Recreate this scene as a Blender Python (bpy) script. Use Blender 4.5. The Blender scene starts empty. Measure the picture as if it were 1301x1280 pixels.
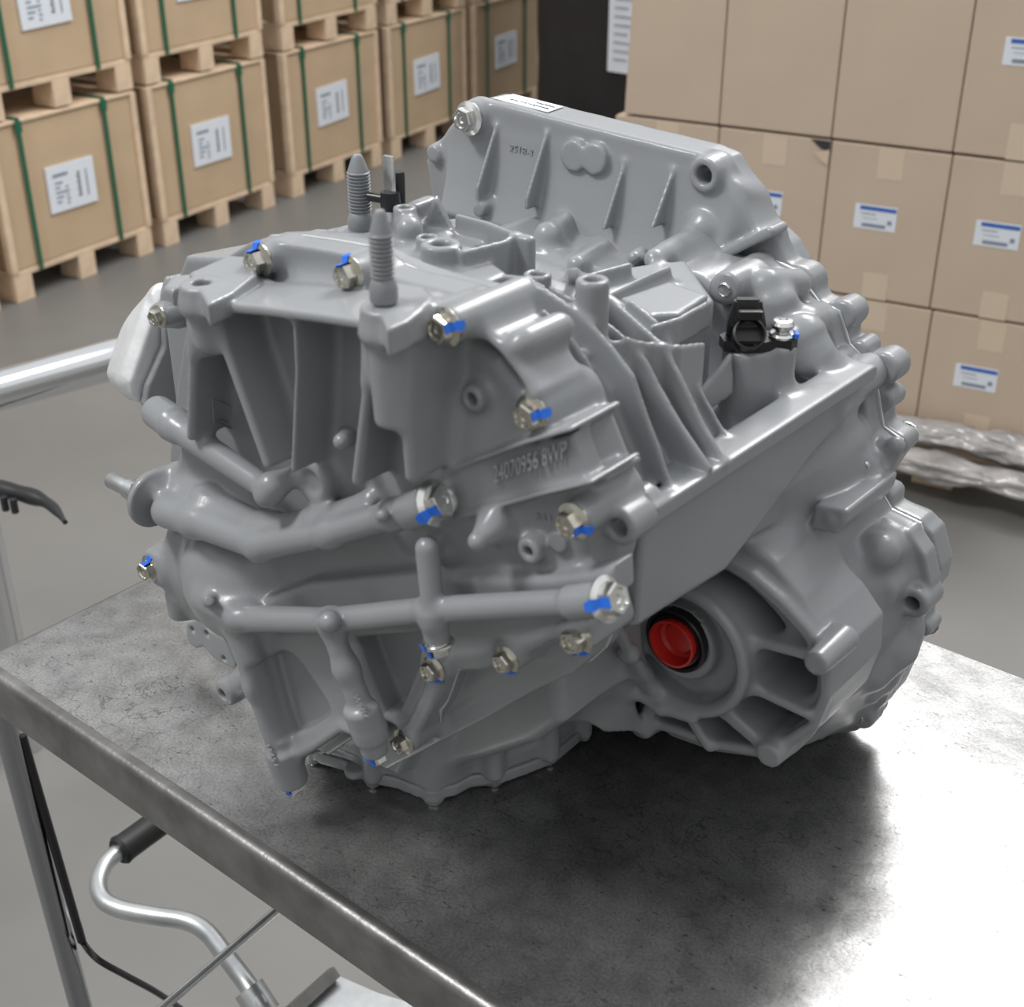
import bpy, bmesh, math, random
import numpy as np
from mathutils import Vector, Matrix
random.seed(7)
# ------------------------------------------------------------------ camera, world, lamps, exposure
T = .85                                        # height of the table top
FPX = 1720.; CX = 650.5; CY = 640.
PITCH = math.atan(930 / FPX); AZ = math.radians(39.7)
CAM = np.array([.579, -.599, .72 + T])
Fh = np.array([-math.sin(AZ), math.cos(AZ), 0.]); Rt = np.array([math.cos(AZ), math.sin(AZ), 0.]); Zv = np.array([0, 0, 1.])
FW = Fh * math.cos(PITCH) - Zv * math.sin(PITCH); UP = Fh * math.sin(PITCH) + Zv * math.cos(PITCH)
scn = bpy.context.scene; COL = scn.collection
cd = bpy.data.cameras.new('camera'); cam = bpy.data.objects.new('camera', cd); COL.objects.link(cam)
cd.sensor_width = 36; cd.lens = 36 * FPX / 1301; cd.clip_start = .02
cam.matrix_world = Matrix(((Rt[0], UP[0], -FW[0], CAM[0]), (Rt[1], UP[1], -FW[1], CAM[1]), (Rt[2], UP[2], -FW[2], CAM[2]), (0, 0, 0, 1)))
cd.dof.use_dof = True; cd.dof.focus_distance = 1.13; cd.dof.aperture_fstop = 10
scn.camera = cam
w = bpy.data.worlds.new('world'); scn.world = w; w.use_nodes = True
w.node_tree.nodes['Background'].inputs[0].default_value = (.97, .985, 1., 1); w.node_tree.nodes['Background'].inputs[1].default_value = 1.0
def area(name, loc, target, sx, sy, power, col=(1, 1, 1)):
    l = bpy.data.lights.new(name, 'AREA'); l.shape = 'RECTANGLE'; l.size = sx; l.size_y = sy; l.energy = power; l.color = col
    o = bpy.data.objects.new(name, l); COL.objects.link(o); o.location = loc
    o.rotation_euler = (Vector(target) - Vector(loc)).to_track_quat('-Z', 'Y').to_euler(); return o
area('ceiling_lamp', (-1.0, 4.0, 4.9), (0, .1, T), 1.8, .9, 200, (1, .99, .97))
area('ceiling_lamp', (-2.2, 7.0, 6.0), (-2.2, 7.0, 0), 4.5, 2.2, 85, (1, .99, .97))
area('ceiling_lamp', (-1.7, -1.9, 4.7), (0, .1, T), 1.3, .6, 135, (1, .99, .97))
area('ceiling_lamp', (.6, 3.2, 5.2), (-.8, 3.2, 0), 2.2, 1.0, 60, (1, .97, .93))
vs = scn.view_settings; vs.view_transform = 'Standard'; vs.look = 'None'; vs.exposure = -0.14; vs.gamma = 1; vs.use_curve_mapping = False

def V(px, py, ax, val):
    d = FW + Rt * (px - CX) / FPX - UP * (py - CY) / FPX
    i = 'xyz'.index(ax); return CAM + d * ((val - CAM[i]) / d[i])
def Y(px, py, y): return V(px, py, 'y', y)
def X(px, py, x): return V(px, py, 'x', x)
def Zp(px, py, z): return V(px, py, 'z', T + z)
def mm(p, r): return r * float((np.array(p) - CAM) @ FW) / FPX       # r pixels at the depth of p, in metres

# ------------------------------------------------------------------ materials
def mat(name, col, rough=.5, metal=0., bump=0., bscale=200., var=0., vscale=20., spec=.5, coat=0., trans=0., detail=4):
    m = bpy.data.materials.new(name); m.use_nodes = True; nt = m.node_tree; b = nt.nodes['Principled BSDF']
    b.inputs['Base Color'].default_value = (*col, 1); b.inputs['Roughness'].default_value = rough; b.inputs['Metallic'].default_value = metal
    b.inputs['Specular IOR Level'].default_value = spec
    if coat: b.inputs['Coat Weight'].default_value = coat
    if trans: b.inputs['Transmission Weight'].default_value = trans
    tc = nt.nodes.new('ShaderNodeTexCoord')
    if bump:
        n = nt.nodes.new('ShaderNodeTexNoise'); n.inputs['Scale'].default_value = bscale; n.inputs['Detail'].default_value = detail
        nt.links.new(tc.outputs['Object'], n.inputs['Vector'])
        bp = nt.nodes.new('ShaderNodeBump'); bp.inputs['Strength'].default_value = bump; bp.inputs['Distance'].default_value = .001
        nt.links.new(n.outputs['Fac'], bp.inputs['Height']); nt.links.new(bp.outputs['Normal'], b.inputs['Normal'])
    if var:
        n = nt.nodes.new('ShaderNodeTexNoise'); n.inputs['Scale'].default_value = vscale; n.inputs['Detail'].default_value = 6
        nt.links.new(tc.outputs['Object'], n.inputs['Vector'])
        r = nt.nodes.new('ShaderNodeValToRGB'); r.color_ramp.elements[0].position = .3; r.color_ramp.elements[1].position = .7
        r.color_ramp.elements[0].color = (*[c * (1 - var) for c in col], 1); r.color_ramp.elements[1].color = (*[min(1, c * (1 + var)) for c in col], 1)
        nt.links.new(n.outputs['Fac'], r.inputs['Fac']); nt.links.new(r.outputs['Color'], b.inputs['Base Color'])
    return m
M = dict(
    paint=mat('grey_cast_paint', (.262, .272, .286), .27, 0, .12, 500, .05, 9),
    paint2=mat('grey_stud_paint', (.24, .25, .265), .42, .1, .1, 600),
    alu=mat('bare_aluminium', (.74, .75, .76), .40, .45, .12, 350, .08, 60),
    steel=mat('zinc_plated_steel', (.72, .72, .70), .22, 1, .1, 300, .1, 90),
    steelw=mat('yellow_zinc_steel', (.56, .54, .48), .17, 1, .15, 300, .15, 120),
    chrome=mat('chrome', (.72, .73, .75), .14, 1, .05, 80),
    rodm=mat('galvanised_steel', (.55, .57, .58), .34, .9, .2, 120, .12, 40),
    blue=mat('blue_paint_pen', (.02, .16, .72), .5),
    red=mat('red_plastic', (.52, .022, .016), .33, 0, .05, 200),
    black=mat('black_plastic', (.012, .012, .014), .28),
    rubber=mat('black_rubber', (.010, .010, .011), .55),
    dark=mat('dark_bore', (.03, .03, .033), .6),
    card=mat('corrugated_cardboard', (.52, .385, .255), .85, 0, .2, 60, .06, 5, .2),
    card2=mat('brown_cardboard', (.54, .43, .335), .85, 0, .2, 60, .05, 4, .2),
    tape=mat('packing_tape', (.62, .50, .38), .4),
    wood=mat('pallet_wood', (.68, .52, .37), .8, 0, .3, 40, .15, 14, .2),
    green=mat('green_strap', (.015, .12, .065), .4),
    paper=mat('white_label_paper', (.72, .76, .82), .5),
    ink=mat('grey_print', (.23, .26, .33), .7), inkb=mat('blue_print', (.04, .13, .45), .6), inkk=mat('black_print', (.06, .06, .07), .7),
    wrapb=mat('black_stretch_wrap', (.018, .019, .022), .32, 0, .6, 14, .2, 6),
    film=mat('clear_stretch_film', (.50, .475, .465), .22, 0, .8, 30, .35, 12, .9, 0, .25),
    rim=mat('worn_steel_rim', (.21, .205, .20), .38, .75, .35, 200, .25, 30),
    hook=mat('black_steel_lever', (.02, .021, .023), .4),
)
def table_mat():
    m = bpy.data.materials.new('worn_steel_sheet'); m.use_nodes = True; nt = m.node_tree; b = nt.nodes['Principled BSDF']; L = nt.links.new
    tc = nt.nodes.new('ShaderNodeTexCoord')
    def noise(s, d=6, dist=0, sc=(1, 1, 1)):
        mp = nt.nodes.new('ShaderNodeMapping'); mp.inputs['Scale'].default_value = sc; L(tc.outputs['Object'], mp.inputs[0])
        n = nt.nodes.new('ShaderNodeTexNoise'); n.inputs['Scale'].default_value = s; n.inputs['Detail'].default_value = d; n.inputs['Distortion'].default_value = dist; L(mp.outputs[0], n.inputs['Vector']); return n.outputs['Fac']
    def ramp(f, a, b_, c0, c1):
        r = nt.nodes.new('ShaderNodeValToRGB'); e = r.color_ramp.elements; e[0].position = a; e[1].position = b_; e[0].color = (c0, c0, c0, 1); e[1].color = (c1, c1, c1, 1); L(f, r.inputs[0]); return r.outputs[0]
    def mix(a, b_, f, t='MIX'):
        x = nt.nodes.new('ShaderNodeMix'); x.data_type = 'RGBA'; x.blend_type = t
        if isinstance(f, float): x.inputs[0].default_value = f
        else: L(f, x.inputs[0])
        for s, i in ((a, 6), (b_, 7)):
            if isinstance(s, tuple): x.inputs[i].default_value = (*s, 1)
            else: L(s, x.inputs[i])
        return x.outputs[2]
    base = mix((.17, .17, .172), (.36, .36, .355), ramp(noise(3.2, 6, .3), .34, .66, 0, 1))
    base = mix(base, ramp(noise(45, 10, .2), .35, .62, .62, 1), .7, 'MULTIPLY')
    base = mix(base, ramp(noise(420, 4, 0), .38, .60, .6, 1), .6, 'MULTIPLY')
    def crack(s, wd, dist):
        n = nt.nodes.new('ShaderNodeTexNoise'); n.inputs['Scale'].default_value = 9; n.inputs['Detail'].default_value = 5; L(tc.outputs['Object'], n.inputs['Vector'])
        mx = nt.nodes.new('ShaderNodeMix'); mx.data_type = 'RGBA'; mx.blend_type = 'LINEAR_LIGHT'; mx.inputs[0].default_value = dist; L(tc.outputs['Object'], mx.inputs[6]); L(n.outputs['Color'], mx.inputs[7])
        v = nt.nodes.new('ShaderNodeTexVoronoi'); v.feature = 'DISTANCE_TO_EDGE'; v.inputs['Scale'].default_value = s; L(mx.outputs[2], v.inputs['Vector']); return ramp(v.outputs['Distance'], 0, wd, 1, 0)
    msk = ramp(noise(7, 3, 0), .45, .6, 0, 1)
    base = mix(base, (.07, .07, .07), mix((0, 0, 0), mix(crack(30, .022, .12), msk, 1.0, 'MULTIPLY'), .75))
    base = mix(base, (.09, .09, .09), mix((0, 0, 0), crack(9, .006, .2), .6))
    pit = ramp(noise(150, 2, .2, (1, 2.5, 1)), .68, .73, 0, .75); base = mix(base, (.04, .04, .04), pit)
    stain = ramp(noise(1.7, 4, .6), .56, .72, 0, .30); base = mix(base, (.30, .24, .17), stain)
    L(base, b.inputs['Base Color']); b.inputs['Metallic'].default_value = .68
    L(ramp(noise(14, 8, 1), .3, .75, .25, .40), b.inputs['Roughness'])
    bp = nt.nodes.new('ShaderNodeBump'); bp.inputs['Strength'].default_value = .35; bp.inputs['Distance'].default_value = .0006
    L(noise(60, 8, .6), bp.inputs['Height']); L(bp.outputs[0], b.inputs['Normal'])
    return m
M['table'] = table_mat()
def floor_mat():
    m = mat('sealed_concrete', (.165, .161, .154), .45, 0, .15, 40, .10, 1.6); return m
M['floor'] = floor_mat()

# ------------------------------------------------------------------ object helpers
ORG = {}
def tag(o, label=None, cat=None, group=None, kind=None):
    if label: o['label'] = label
    if cat: o['category'] = cat
    if group: o['group'] = group
    if kind: o['kind'] = kind
    return o
def empty(name, loc, label, cat, group=None):
    o = bpy.data.objects.new(name, None); COL.objects.link(o); o.location = loc; o.empty_display_size = .05
    ORG[o] = np.array(loc, float); return tag(o, label, cat, group)
def link(name, me, m, parent, loc=(0, 0, 0), label=None):
    o = bpy.data.objects.new(name, me); COL.objects.link(o)
    if m is not None and not me.materials: me.materials.append(m)
    base = ORG.get(parent, np.zeros(3))
    o.location = Vector(np.array(loc, float) - base)
    if parent: o.parent = parent
    ORG[o] = np.array(loc, float)
    if label: o['label'] = label
    return o
def from_bm(name, bm, m, parent=None, label=None, smooth=True, origin=None):
    """vertices of bm are in world coordinates; origin = where the object's own origin goes"""
    if origin is None: origin = ORG.get(parent, np.zeros(3))
    origin = np.array(origin, float)
    bmesh.ops.translate(bm, verts=bm.verts, vec=Vector(-origin))
    me = bpy.data.meshes.new(name); bm.to_mesh(me); bm.free()
    if smooth:
        me.polygons.foreach_set('use_smooth', [True] * len(me.polygons)); sharp(me)
    return link(name, me, m, parent, origin, label)
def sharp(me, ang=.6):
    bm = bmesh.new(); bm.from_mesh(me)
    for e in bm.edges:
        if len(e.link_faces) == 2 and e.calc_face_angle(0) > ang: e.smooth = False
    bm.to_mesh(me); bm.free()
def basis(n):
    n = Vector(n).normalized(); a = Vector((0, 0, 1)) if abs(n.z) < .9 else Vector((1, 0, 0))
    u = a.cross(n).normalized(); v = n.cross(u); return u, v, n
def add_lathe(bm, prof, o, n, seg=32, cap=True):
    """prof: (radius, distance along n)"""
    u, v, n = basis(n); o = Vector(o); rings = []
    for r, t in prof:
        rings.append([bm.verts.new(o + n * t + (u * math.cos(2 * math.pi * i / seg) + v * math.sin(2 * math.pi * i / seg)) * max(r, 1e-5)) for i in range(seg)])
    for a, b in zip(rings, rings[1:]):
        for i in range(seg): bm.faces.new((a[i], a[(i + 1) % seg], b[(i + 1) % seg], b[i]))
    if cap:
        bm.faces.new(rings[0][::-1]); bm.faces.new(rings[-1])
    return bm
def add_box(bm, lo, hi, mtx=None, bev=0.):
    t = bmesh.new(); bmesh.ops.create_cube(t, size=1)
    for q in t.verts: q.co = Vector([(lo[i] + hi[i]) / 2 + q.co[i] * (hi[i] - lo[i]) for i in range(3)])
    if bev: bmesh.ops.bevel(t, geom=t.edges[:], offset=bev, segments=2, affect='EDGES', profile=.6)
    if mtx: bmesh.ops.transform(t, matrix=mtx, verts=t.verts)
    me = bpy.data.meshes.new('t'); t.to_mesh(me); t.free(); bm.from_mesh(me); bpy.data.meshes.remove(me); return bm
def add_prism(bm, pts, d):
    """pts: 3D polygon; d: extrusion vector"""
    a = [bm.verts.new(Vector(p)) for p in pts]; b = [bm.verts.new(Vector(p) + Vector(d)) for p in pts]; n = len(a)
    fs = [bm.faces.new(a), bm.faces.new(b[::-1])]
    for i in range(n): fs.append(bm.faces.new((a[i], b[i], b[(i + 1) % n], a[(i + 1) % n])))
    bmesh.ops.recalc_face_normals(bm, faces=fs); return bm
def add_tube(bm, pts, rad, seg=16, cap=True):
    pts = [Vector(p) for p in pts]; n = len(pts); rings = []
    rad = rad if hasattr(rad, '__len__') else [rad] * n; up = None
    for i, p in enumerate(pts):
        t = (pts[min(i + 1, n - 1)] - pts[max(i - 1, 0)]).normalized()
        if up is None: u, v, _ = basis(t); up = u
        u = (up - t * up.dot(t)).normalized(); v = t.cross(u); up = u
        rings.append([bm.verts.new(p + (u * math.cos(2 * math.pi * k / seg) + v * math.sin(2 * math.pi * k / seg)) * rad[i]) for k in range(seg)])
    for a, b in zip(rings, rings[1:]):
        for i in range(seg): bm.faces.new((a[i], a[(i + 1) % seg], b[(i + 1) % seg], b[i]))
    if cap: bm.faces.new(rings[0][::-1]); bm.faces.new(rings[-1])
    return bm
def spline(pts, k=8):
    pts = [np.array(p, float) for p in pts]; out = []
    for i in range(len(pts) - 1):
        p0, p1, p2, p3 = pts[max(i - 1, 0)], pts[i], pts[i + 1], pts[min(i + 2, len(pts) - 1)]
        for j in range(k):
            t = j / k; out.append(.5 * (2 * p1 + (p2 - p0) * t + (2 * p0 - 5 * p1 + 4 * p2 - p3) * t * t + (3 * p1 - p0 - 3 * p2 + p3) * t ** 3))
    out.append(pts[-1]); return out

# ------------------------------------------------------------------ signed-distance modelling for the castings
def f4(x): return np.asarray(x, np.float32)
def pdist(poly, A, B):
    """signed distance to a closed 2D polygon, A and B are broadcastable arrays"""
    poly = np.array(poly, float); d = np.full(np.broadcast(A, B).shape, 1e9, np.float32); s = np.ones(d.shape, np.float32)
    for i in range(len(poly)):
        (ax, ay), (bx, by) = poly[i], poly[i - 1]
        ex, ey = bx - ax, by - ay; wx = A - ax; wy = B - ay
        t = np.clip((wx * ex + wy * ey) / (ex * ex + ey * ey + 1e-12), 0, 1)
        d = np.minimum(d, (wx - ex * t) ** 2 + (wy - ey * t) ** 2)
        c1 = B >= ay; c2 = B < by; c3 = ex * wy > ey * wx
        c = (c1 & c2 & c3) | (~c1 & ~c2 & ~c3); s = np.where(c, -s, s)
    return s * np.sqrt(d)
def ldist(pts, rs, A, B):
    d = np.full(np.broadcast(A, B).shape, 1e9, np.float32)
    for i in range(len(pts) - 1):
        (ax, ay), (bx, by) = pts[i], pts[i + 1]; ex, ey = bx - ax, by - ay; wx = A - ax; wy = B - ay
        t = np.clip((wx * ex + wy * ey) / (ex * ex + ey * ey + 1e-12), 0, 1)
        d = np.minimum(d, np.sqrt((wx - ex * t) ** 2 + (wy - ey * t) ** 2) - (rs[i] + (rs[i + 1] - rs[i]) * t))
    return d
def extr(d2, q, e):
    a = d2 + e; b = q + e
    return np.minimum(np.maximum(a, b), 0) + np.sqrt(np.maximum(a, 0) ** 2 + np.maximum(b, 0) ** 2) - e
class Field:
    def __init__(s, lo, hi, h):
        s.h = h; s.lo = np.array(lo, float); n = np.ceil((np.array(hi) - s.lo) / h).astype(int) + 1; s.n = n
        s.ax = [f4(s.lo[i] + np.arange(n[i]) * h) for i in range(3)]; s.F = np.full(n, .03, np.float32)
    def reg(s, lo, hi, pad):
        i0 = np.clip(np.floor((np.array(lo) - pad - s.lo) / s.h).astype(int), 0, s.n); i1 = np.clip(np.ceil((np.array(hi) + pad - s.lo) / s.h).astype(int) + 1, 0, s.n)
        return i0, i1
    def op(s, fn, lo, hi, k=.006, mode='+'):
        i0, i1 = s.reg(lo, hi, k + .012)
        if (i1 - i0 <= 0).any(): return
        sl = tuple(slice(a, b) for a, b in zip(i0, i1))
        A = s.ax[0][sl[0]][:, None, None]; B = s.ax[1][sl[1]][None, :, None]; C = s.ax[2][sl[2]][None, None, :]
        d = fn(A, B, C).astype(np.float32); f = s.F[sl]
        if mode == '+':
            hh = np.maximum(k - np.abs(f - d), 0) / max(k, 1e-6); s.F[sl] = np.minimum(f, d) - hh * hh * k * .25
        else:
            d = -d; hh = np.maximum(k - np.abs(f - d), 0) / max(k, 1e-6); s.F[sl] = np.maximum(f, d) + hh * hh * k * .25
    # -- primitives. 3D points in world coordinates
    def cap(s, a, b, ra, rb=None, k=.006, mode='+'):
        rb = ra if rb is None else rb; a = np.array(a, float); b = np.array(b, float); e = b - a; L2 = e @ e + 1e-12; r = max(ra, rb)
        def fn(x, y, z):
            t = np.clip(((x - a[0]) * e[0] + (y - a[1]) * e[1] + (z - a[2]) * e[2]) / L2, 0, 1)
            return np.sqrt((x - a[0] - e[0] * t) ** 2 + (y - a[1] - e[1] * t) ** 2 + (z - a[2] - e[2] * t) ** 2) - (ra + (rb - ra) * t)
        s.op(fn, np.minimum(a, b) - r, np.maximum(a, b) + r, k, mode)
    def chain(s, pts, rs, k=.006):
        rs = rs if hasattr(rs, '__len__') else [rs] * len(pts)
        for i in range(len(pts) - 1): s.cap(pts[i], pts[i + 1], rs[i], rs[i + 1], k)
    def cyl(s, a, b, ra, rb=None, e=.0015, k=.005, mode='+'):
        rb = ra if rb is None else rb; a = np.array(a, float); b = np.array(b, float); L = np.linalg.norm(b - a); n = (b - a) / L; r = max(ra, rb)
        def fn(x, y, z):
            t = (x - a[0]) * n[0] + (y - a[1]) * n[1] + (z - a[2]) * n[2]
            q = np.sqrt(np.maximum((x - a[0]) ** 2 + (y - a[1]) ** 2 + (z - a[2]) ** 2 - t * t, 0)) - (ra + (rb - ra) * np.clip(t / L, 0, 1))
            return extr(q, np.abs(t - L / 2) - L / 2, e)
        s.op(fn, np.minimum(a, b) - r, np.maximum(a, b) + r, k, mode)
    def ell(s, c, r, k=.01, mode='+'):
        c = np.array(c, float); r = np.array(r, float)
        def fn(x, y, z):
            p0 = np.sqrt(((x - c[0]) / r[0]) ** 2 + ((y - c[1]) / r[1]) ** 2 + ((z - c[2]) / r[2]) ** 2)
            p1 = np.sqrt(((x - c[0]) / r[0] ** 2) ** 2 + ((y - c[1]) / r[1] ** 2) ** 2 + ((z - c[2]) / r[2] ** 2) ** 2) + 1e-6
            return p0 * (p0 - 1) / p1
        s.op(fn, c - r, c + r, k, mode)
    def prism(s, ax, poly, q0, q1, e=.002, k=.005, mode='+', off=0., draft=0.):
        """poly: 3D points, flattened along axis ax; extruded q0..q1 (draft: wall leans in towards q0)"""
        i = 'xyz'.index(ax); o = [j for j in range(3) if j != i]; P3 = np.array(poly, float); p2 = P3[:, o]
        lo = np.zeros(3); hi = np.zeros(3); lo[o] = p2.min(0) - abs(off); hi[o] = p2.max(0) + abs(off); lo[i], hi[i] = min(q0, q1), max(q0, q1)
        def fn(*c):
            A = c[o[0]]; B = c[o[1]]; Q = c[i]; d2 = pdist(p2, A, B) - off
            if draft: d2 = d2 + draft * (hi[i] - Q) * .97
            return extr(d2, np.abs(Q - (q0 + q1) / 2) - abs(q1 - q0) / 2, e)
        s.op(fn, lo, hi, k, mode)
    def wall(s, ax, pts, w, q0, q1, e=.0015, k=.005, mode='+'):
        i = 'xyz'.index(ax); o = [j for j in range(3) if j != i]; p2 = np.array(pts, float)[:, o]; rs = w if hasattr(w, '__len__') else [w] * len(p2); m = max(rs)
        lo = np.zeros(3); hi = np.zeros(3); lo[o] = p2.min(0) - m; hi[o] = p2.max(0) + m; lo[i], hi[i] = min(q0, q1), max(q0, q1)
        def fn(*c): return extr(ldist(p2, rs, c[o[0]], c[o[1]]), np.abs(c[i] - (q0 + q1) / 2) - abs(q1 - q0) / 2, e)
        s.op(fn, lo, hi, k, mode)
    def loft(s, secs, k=.004, e=.003):
        """secs: list of (y, poly of 3D points)"""
        allp = np.concatenate([np.array(p, float) for _, p in secs]); ys = [y for y, _ in secs]
        lo = allp.min(0); hi = allp.max(0); lo[1], hi[1] = ys[0], ys[-1]
        def fn(x, y, z):
            ds = [pdist(np.array(p, float)[:, [0, 2]], x, z) for _, p in secs]
            d = np.broadcast_to(ds[0], np.broadcast(x, y, z).shape).copy()
            for j in range(len(ys) - 1):
                t = np.clip((y - ys[j]) / (ys[j + 1] - ys[j]), 0, 1); m = (y >= ys[j])
                d = np.where(m, ds[j] + (ds[j + 1] - ds[j]) * t, d)
            return extr(d, np.abs(y - (ys[0] + ys[-1]) / 2) - (ys[-1] - ys[0]) / 2, e)
        s.op(fn, lo, hi, k)
    def plate(s, pts, th, e=.001, k=.004, mode='+'):
        """coplanar 3D polygon thickened"""
        P3 = np.array(pts, float); c = P3.mean(0); _, _, vt = np.linalg.svd(P3 - c); u, v, n = vt
        p2 = np.c_[(P3 - c) @ u, (P3 - c) @ v]
        def fn(x, y, z):
            dx, dy, dz = x - c[0], y - c[1], z - c[2]
            return extr(pdist(p2, dx * u[0] + dy * u[1] + dz * u[2], dx * v[0] + dy * v[1] + dz * v[2]), np.abs(dx * n[0] + dy * n[1] + dz * n[2]) - th / 2, e)
        s.op(fn, P3.min(0) - th, P3.max(0) + th, k, mode)
    def torus(s, c, R, r, k=.004, mode='+'):      # ring in a plane of constant y
        c = np.array(c, float)
        def fn(x, y, z): return np.sqrt((np.sqrt((x - c[0]) ** 2 + (z - c[2]) ** 2) - R) ** 2 + (y - c[1]) ** 2) - r
        s.op(fn, c - [R + r, r, R + r], c + [R + r, r, R + r], k, mode)
    def mesh(s, name):
        F = s.F; F[0] = F[-1] = .01; F[:, 0] = F[:, -1] = .01; F[:, :, 0] = F[:, :, -1] = .01
        S = F < 0; n = np.array(F.shape); c = np.zeros(n - 1, np.uint8)
        for a in (0, 1):
            for b in (0, 1):
                for d in (0, 1): c += S[a:n[0] - 1 + a, b:n[1] - 1 + b, d:n[2] - 1 + d]
        act = np.argwhere((c > 0) & (c < 8)); idx = np.full(n - 1, -1, np.int32); idx[tuple(act.T)] = np.arange(len(act))
        acc = np.zeros((len(act), 3)); cnt = np.zeros(len(act)); i, j, k = act.T
        for ax in range(3):
            o = [q for q in range(3) if q != ax]
            for a in (0, 1):
                for b in (0, 1):
                    d = np.zeros(3, int); d[o[0]] = a; d[o[1]] = b; g = d.copy(); g[ax] = 1
                    f0 = F[i + d[0], j + d[1], k + d[2]]; f1 = F[i + g[0], j + g[1], k + g[2]]; m = (f0 < 0) != (f1 < 0)
                    t = f0 / np.where(m, f0 - f1, 1); p = np.tile(d.astype(float), (len(act), 1)); p[:, ax] = t
                    acc[m] += p[m]; cnt[m] += 1
        vv = s.lo + (act + acc / cnt[:, None]) * s.h; quads = []
        for ax in range(3):
            o = [(1, 2), (2, 0), (0, 1)][ax]; sl0 = [slice(1, -1)] * 3; sl0[ax] = slice(0, -1); sl1 = list(sl0); sl1[ax] = slice(1, None)
            e = np.argwhere(S[tuple(sl0)] != S[tuple(sl1)]); off = np.ones(3, int); off[ax] = 0; e = e + off; ins = S[tuple(e.T)]
            def cell(a, b):
                q = e.copy(); q[:, o[0]] -= a; q[:, o[1]] -= b; return idx[tuple(q.T)]
            Q = np.stack([cell(1, 1), cell(0, 1), cell(0, 0), cell(1, 0)], 1); Q[~ins] = Q[~ins][:, ::-1]; quads.append(Q)
        Q = np.concatenate(quads); Q = Q[(Q >= 0).all(1)]
        me = bpy.data.meshes.new(name); me.vertices.add(len(vv)); me.loops.add(Q.size); me.polygons.add(len(Q))
        me.vertices.foreach_set('co', vv.astype(np.float32).ravel()); me.loops.foreach_set('vertex_index', Q.astype(np.int32).ravel())
        me.polygons.foreach_set('loop_start', np.arange(0, Q.size, 4, dtype=np.int32)); me.polygons.foreach_set('use_smooth', np.ones(len(Q), bool))
        me.update(calc_edges=True); return me
    def build(s, name, m, parent, label=None):
        me = s.mesh(name); o = ORG[parent]; me.transform(Matrix.Translation(Vector(-o))); return link(name, me, m, parent, o, label)

# ------------------------------------------------------------------ the setting
def struct(name, bm, m, smooth=False):
    o = from_bm(name, bm, m, None, None, smooth, (0, 0, 0)); o['kind'] = 'structure'; return o
bm = bmesh.new(); add_box(bm, (-7, -6, -.1), (6, 11, 0)); struct('floor', bm, M['floor'])
wm_ = mat('painted_wall', (.62, .62, .60), .8, 0, .1, 5)
for nm, lo, hi in (('wall_left', (-7.2, -6, 0), (-7, 11, 4.6)), ('wall_right', (6, -6, 0), (6.2, 11, 4.6)), ('wall_back', (-7, 11, 0), (6, 11.2, 4.6)), ('wall_front', (-7, -6.2, 0), (6, -6, 4.6))):
    bm = bmesh.new(); add_box(bm, lo, hi); struct(nm, bm, wm_)

# ------------------------------------------------------------------ table
TX0, TY0, TY1, TX1 = -.462, -.129, .468, 1.15
tb = empty('work_table', (.3, .15, 0), 'worn dark steel work table carrying the grey transmission', 'table')
bm = bmesh.new(); add_box(bm, (TX0 + .012, TY0 + .012, T - .004), (TX1 - .012, TY1 - .004, T)); from_bm('tabletop', bm, M['table'], tb, smooth=False)
bm = bmesh.new()
def rimbar(a, b, inn):        # folded sheet edge: rounded top lip with a deep apron
    a = Vector(a); b = Vector(b); d = (b - a).normalized(); i = Vector(inn)
    prof = [(.014, 0), (.013, .0015), (.009, .003), (.005, .0026), (.0015, .0), (0, -.004), (0, -.044), (.002, -.046), (.004, -.044), (.004, -.006), (.014, -.004)]
    A = [bm.verts.new(a + i * p + Vector((0, 0, q))) for p, q in prof]; B = [bm.verts.new(b + i * p + Vector((0, 0, q))) for p, q in prof]; n = len(A)
    fs = [bm.faces.new(A), bm.faces.new(B[::-1])] + [bm.faces.new((A[k], B[k], B[(k + 1) % n], A[(k + 1) % n])) for k in range(n)]
    bmesh.ops.recalc_face_normals(bm, faces=fs)
rimbar((TX0, TY0, T), (TX1, TY0, T), (0, 1, 0)); from_bm('front_rim', bm, M['rim'], tb, 'worn steel edge with bright folded lip')
bm = bmesh.new(); rimbar((TX0, TY0, T - .0045), (TX0, TY1, T - .0045), (1, 0, 0)); rimbar((TX0, TY1, T - .0045), (TX1, TY1, T - .0045), (0, -1, 0)); from_bm('side_rim', bm, M['rim'], tb)
# legs
la = Y(8, 925, TY0 + .02); lb = Y(104, 1285, TY0 + .02); lb = la + (lb - la) * ((la[2] - .0) / (la[2] - lb[2])); la = la + (la - lb) * ((T - .008 - la[2]) / (la[2] - lb[2]))
M['legm'] = mat('dull_chrome', (.38, .39, .41), .2, 1)
def leg(a, b, lab=None):
    bm = bmesh.new(); add_tube(bm, [a, b], .0115, 20); from_bm('leg', bm, M['legm'], tb, lab)
leg(la, lb); dl = lb - la
for x, y in ((TX1 - .05, TY0 + .02), (TX0 + .05, TY1 - .03), (TX1 - .05, TY1 - .03)): leg((x, y, T - .045), (x, y, 0))
a = Y(28, 935, TY0 + .03); b = Y(104, 1196, TY0 + .03); bm = bmesh.new(); add_tube(bm, [a, b], .0045, 12); from_bm('brace_rod', bm, M['black'], tb, 'thin black rod beside the leg')
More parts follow.
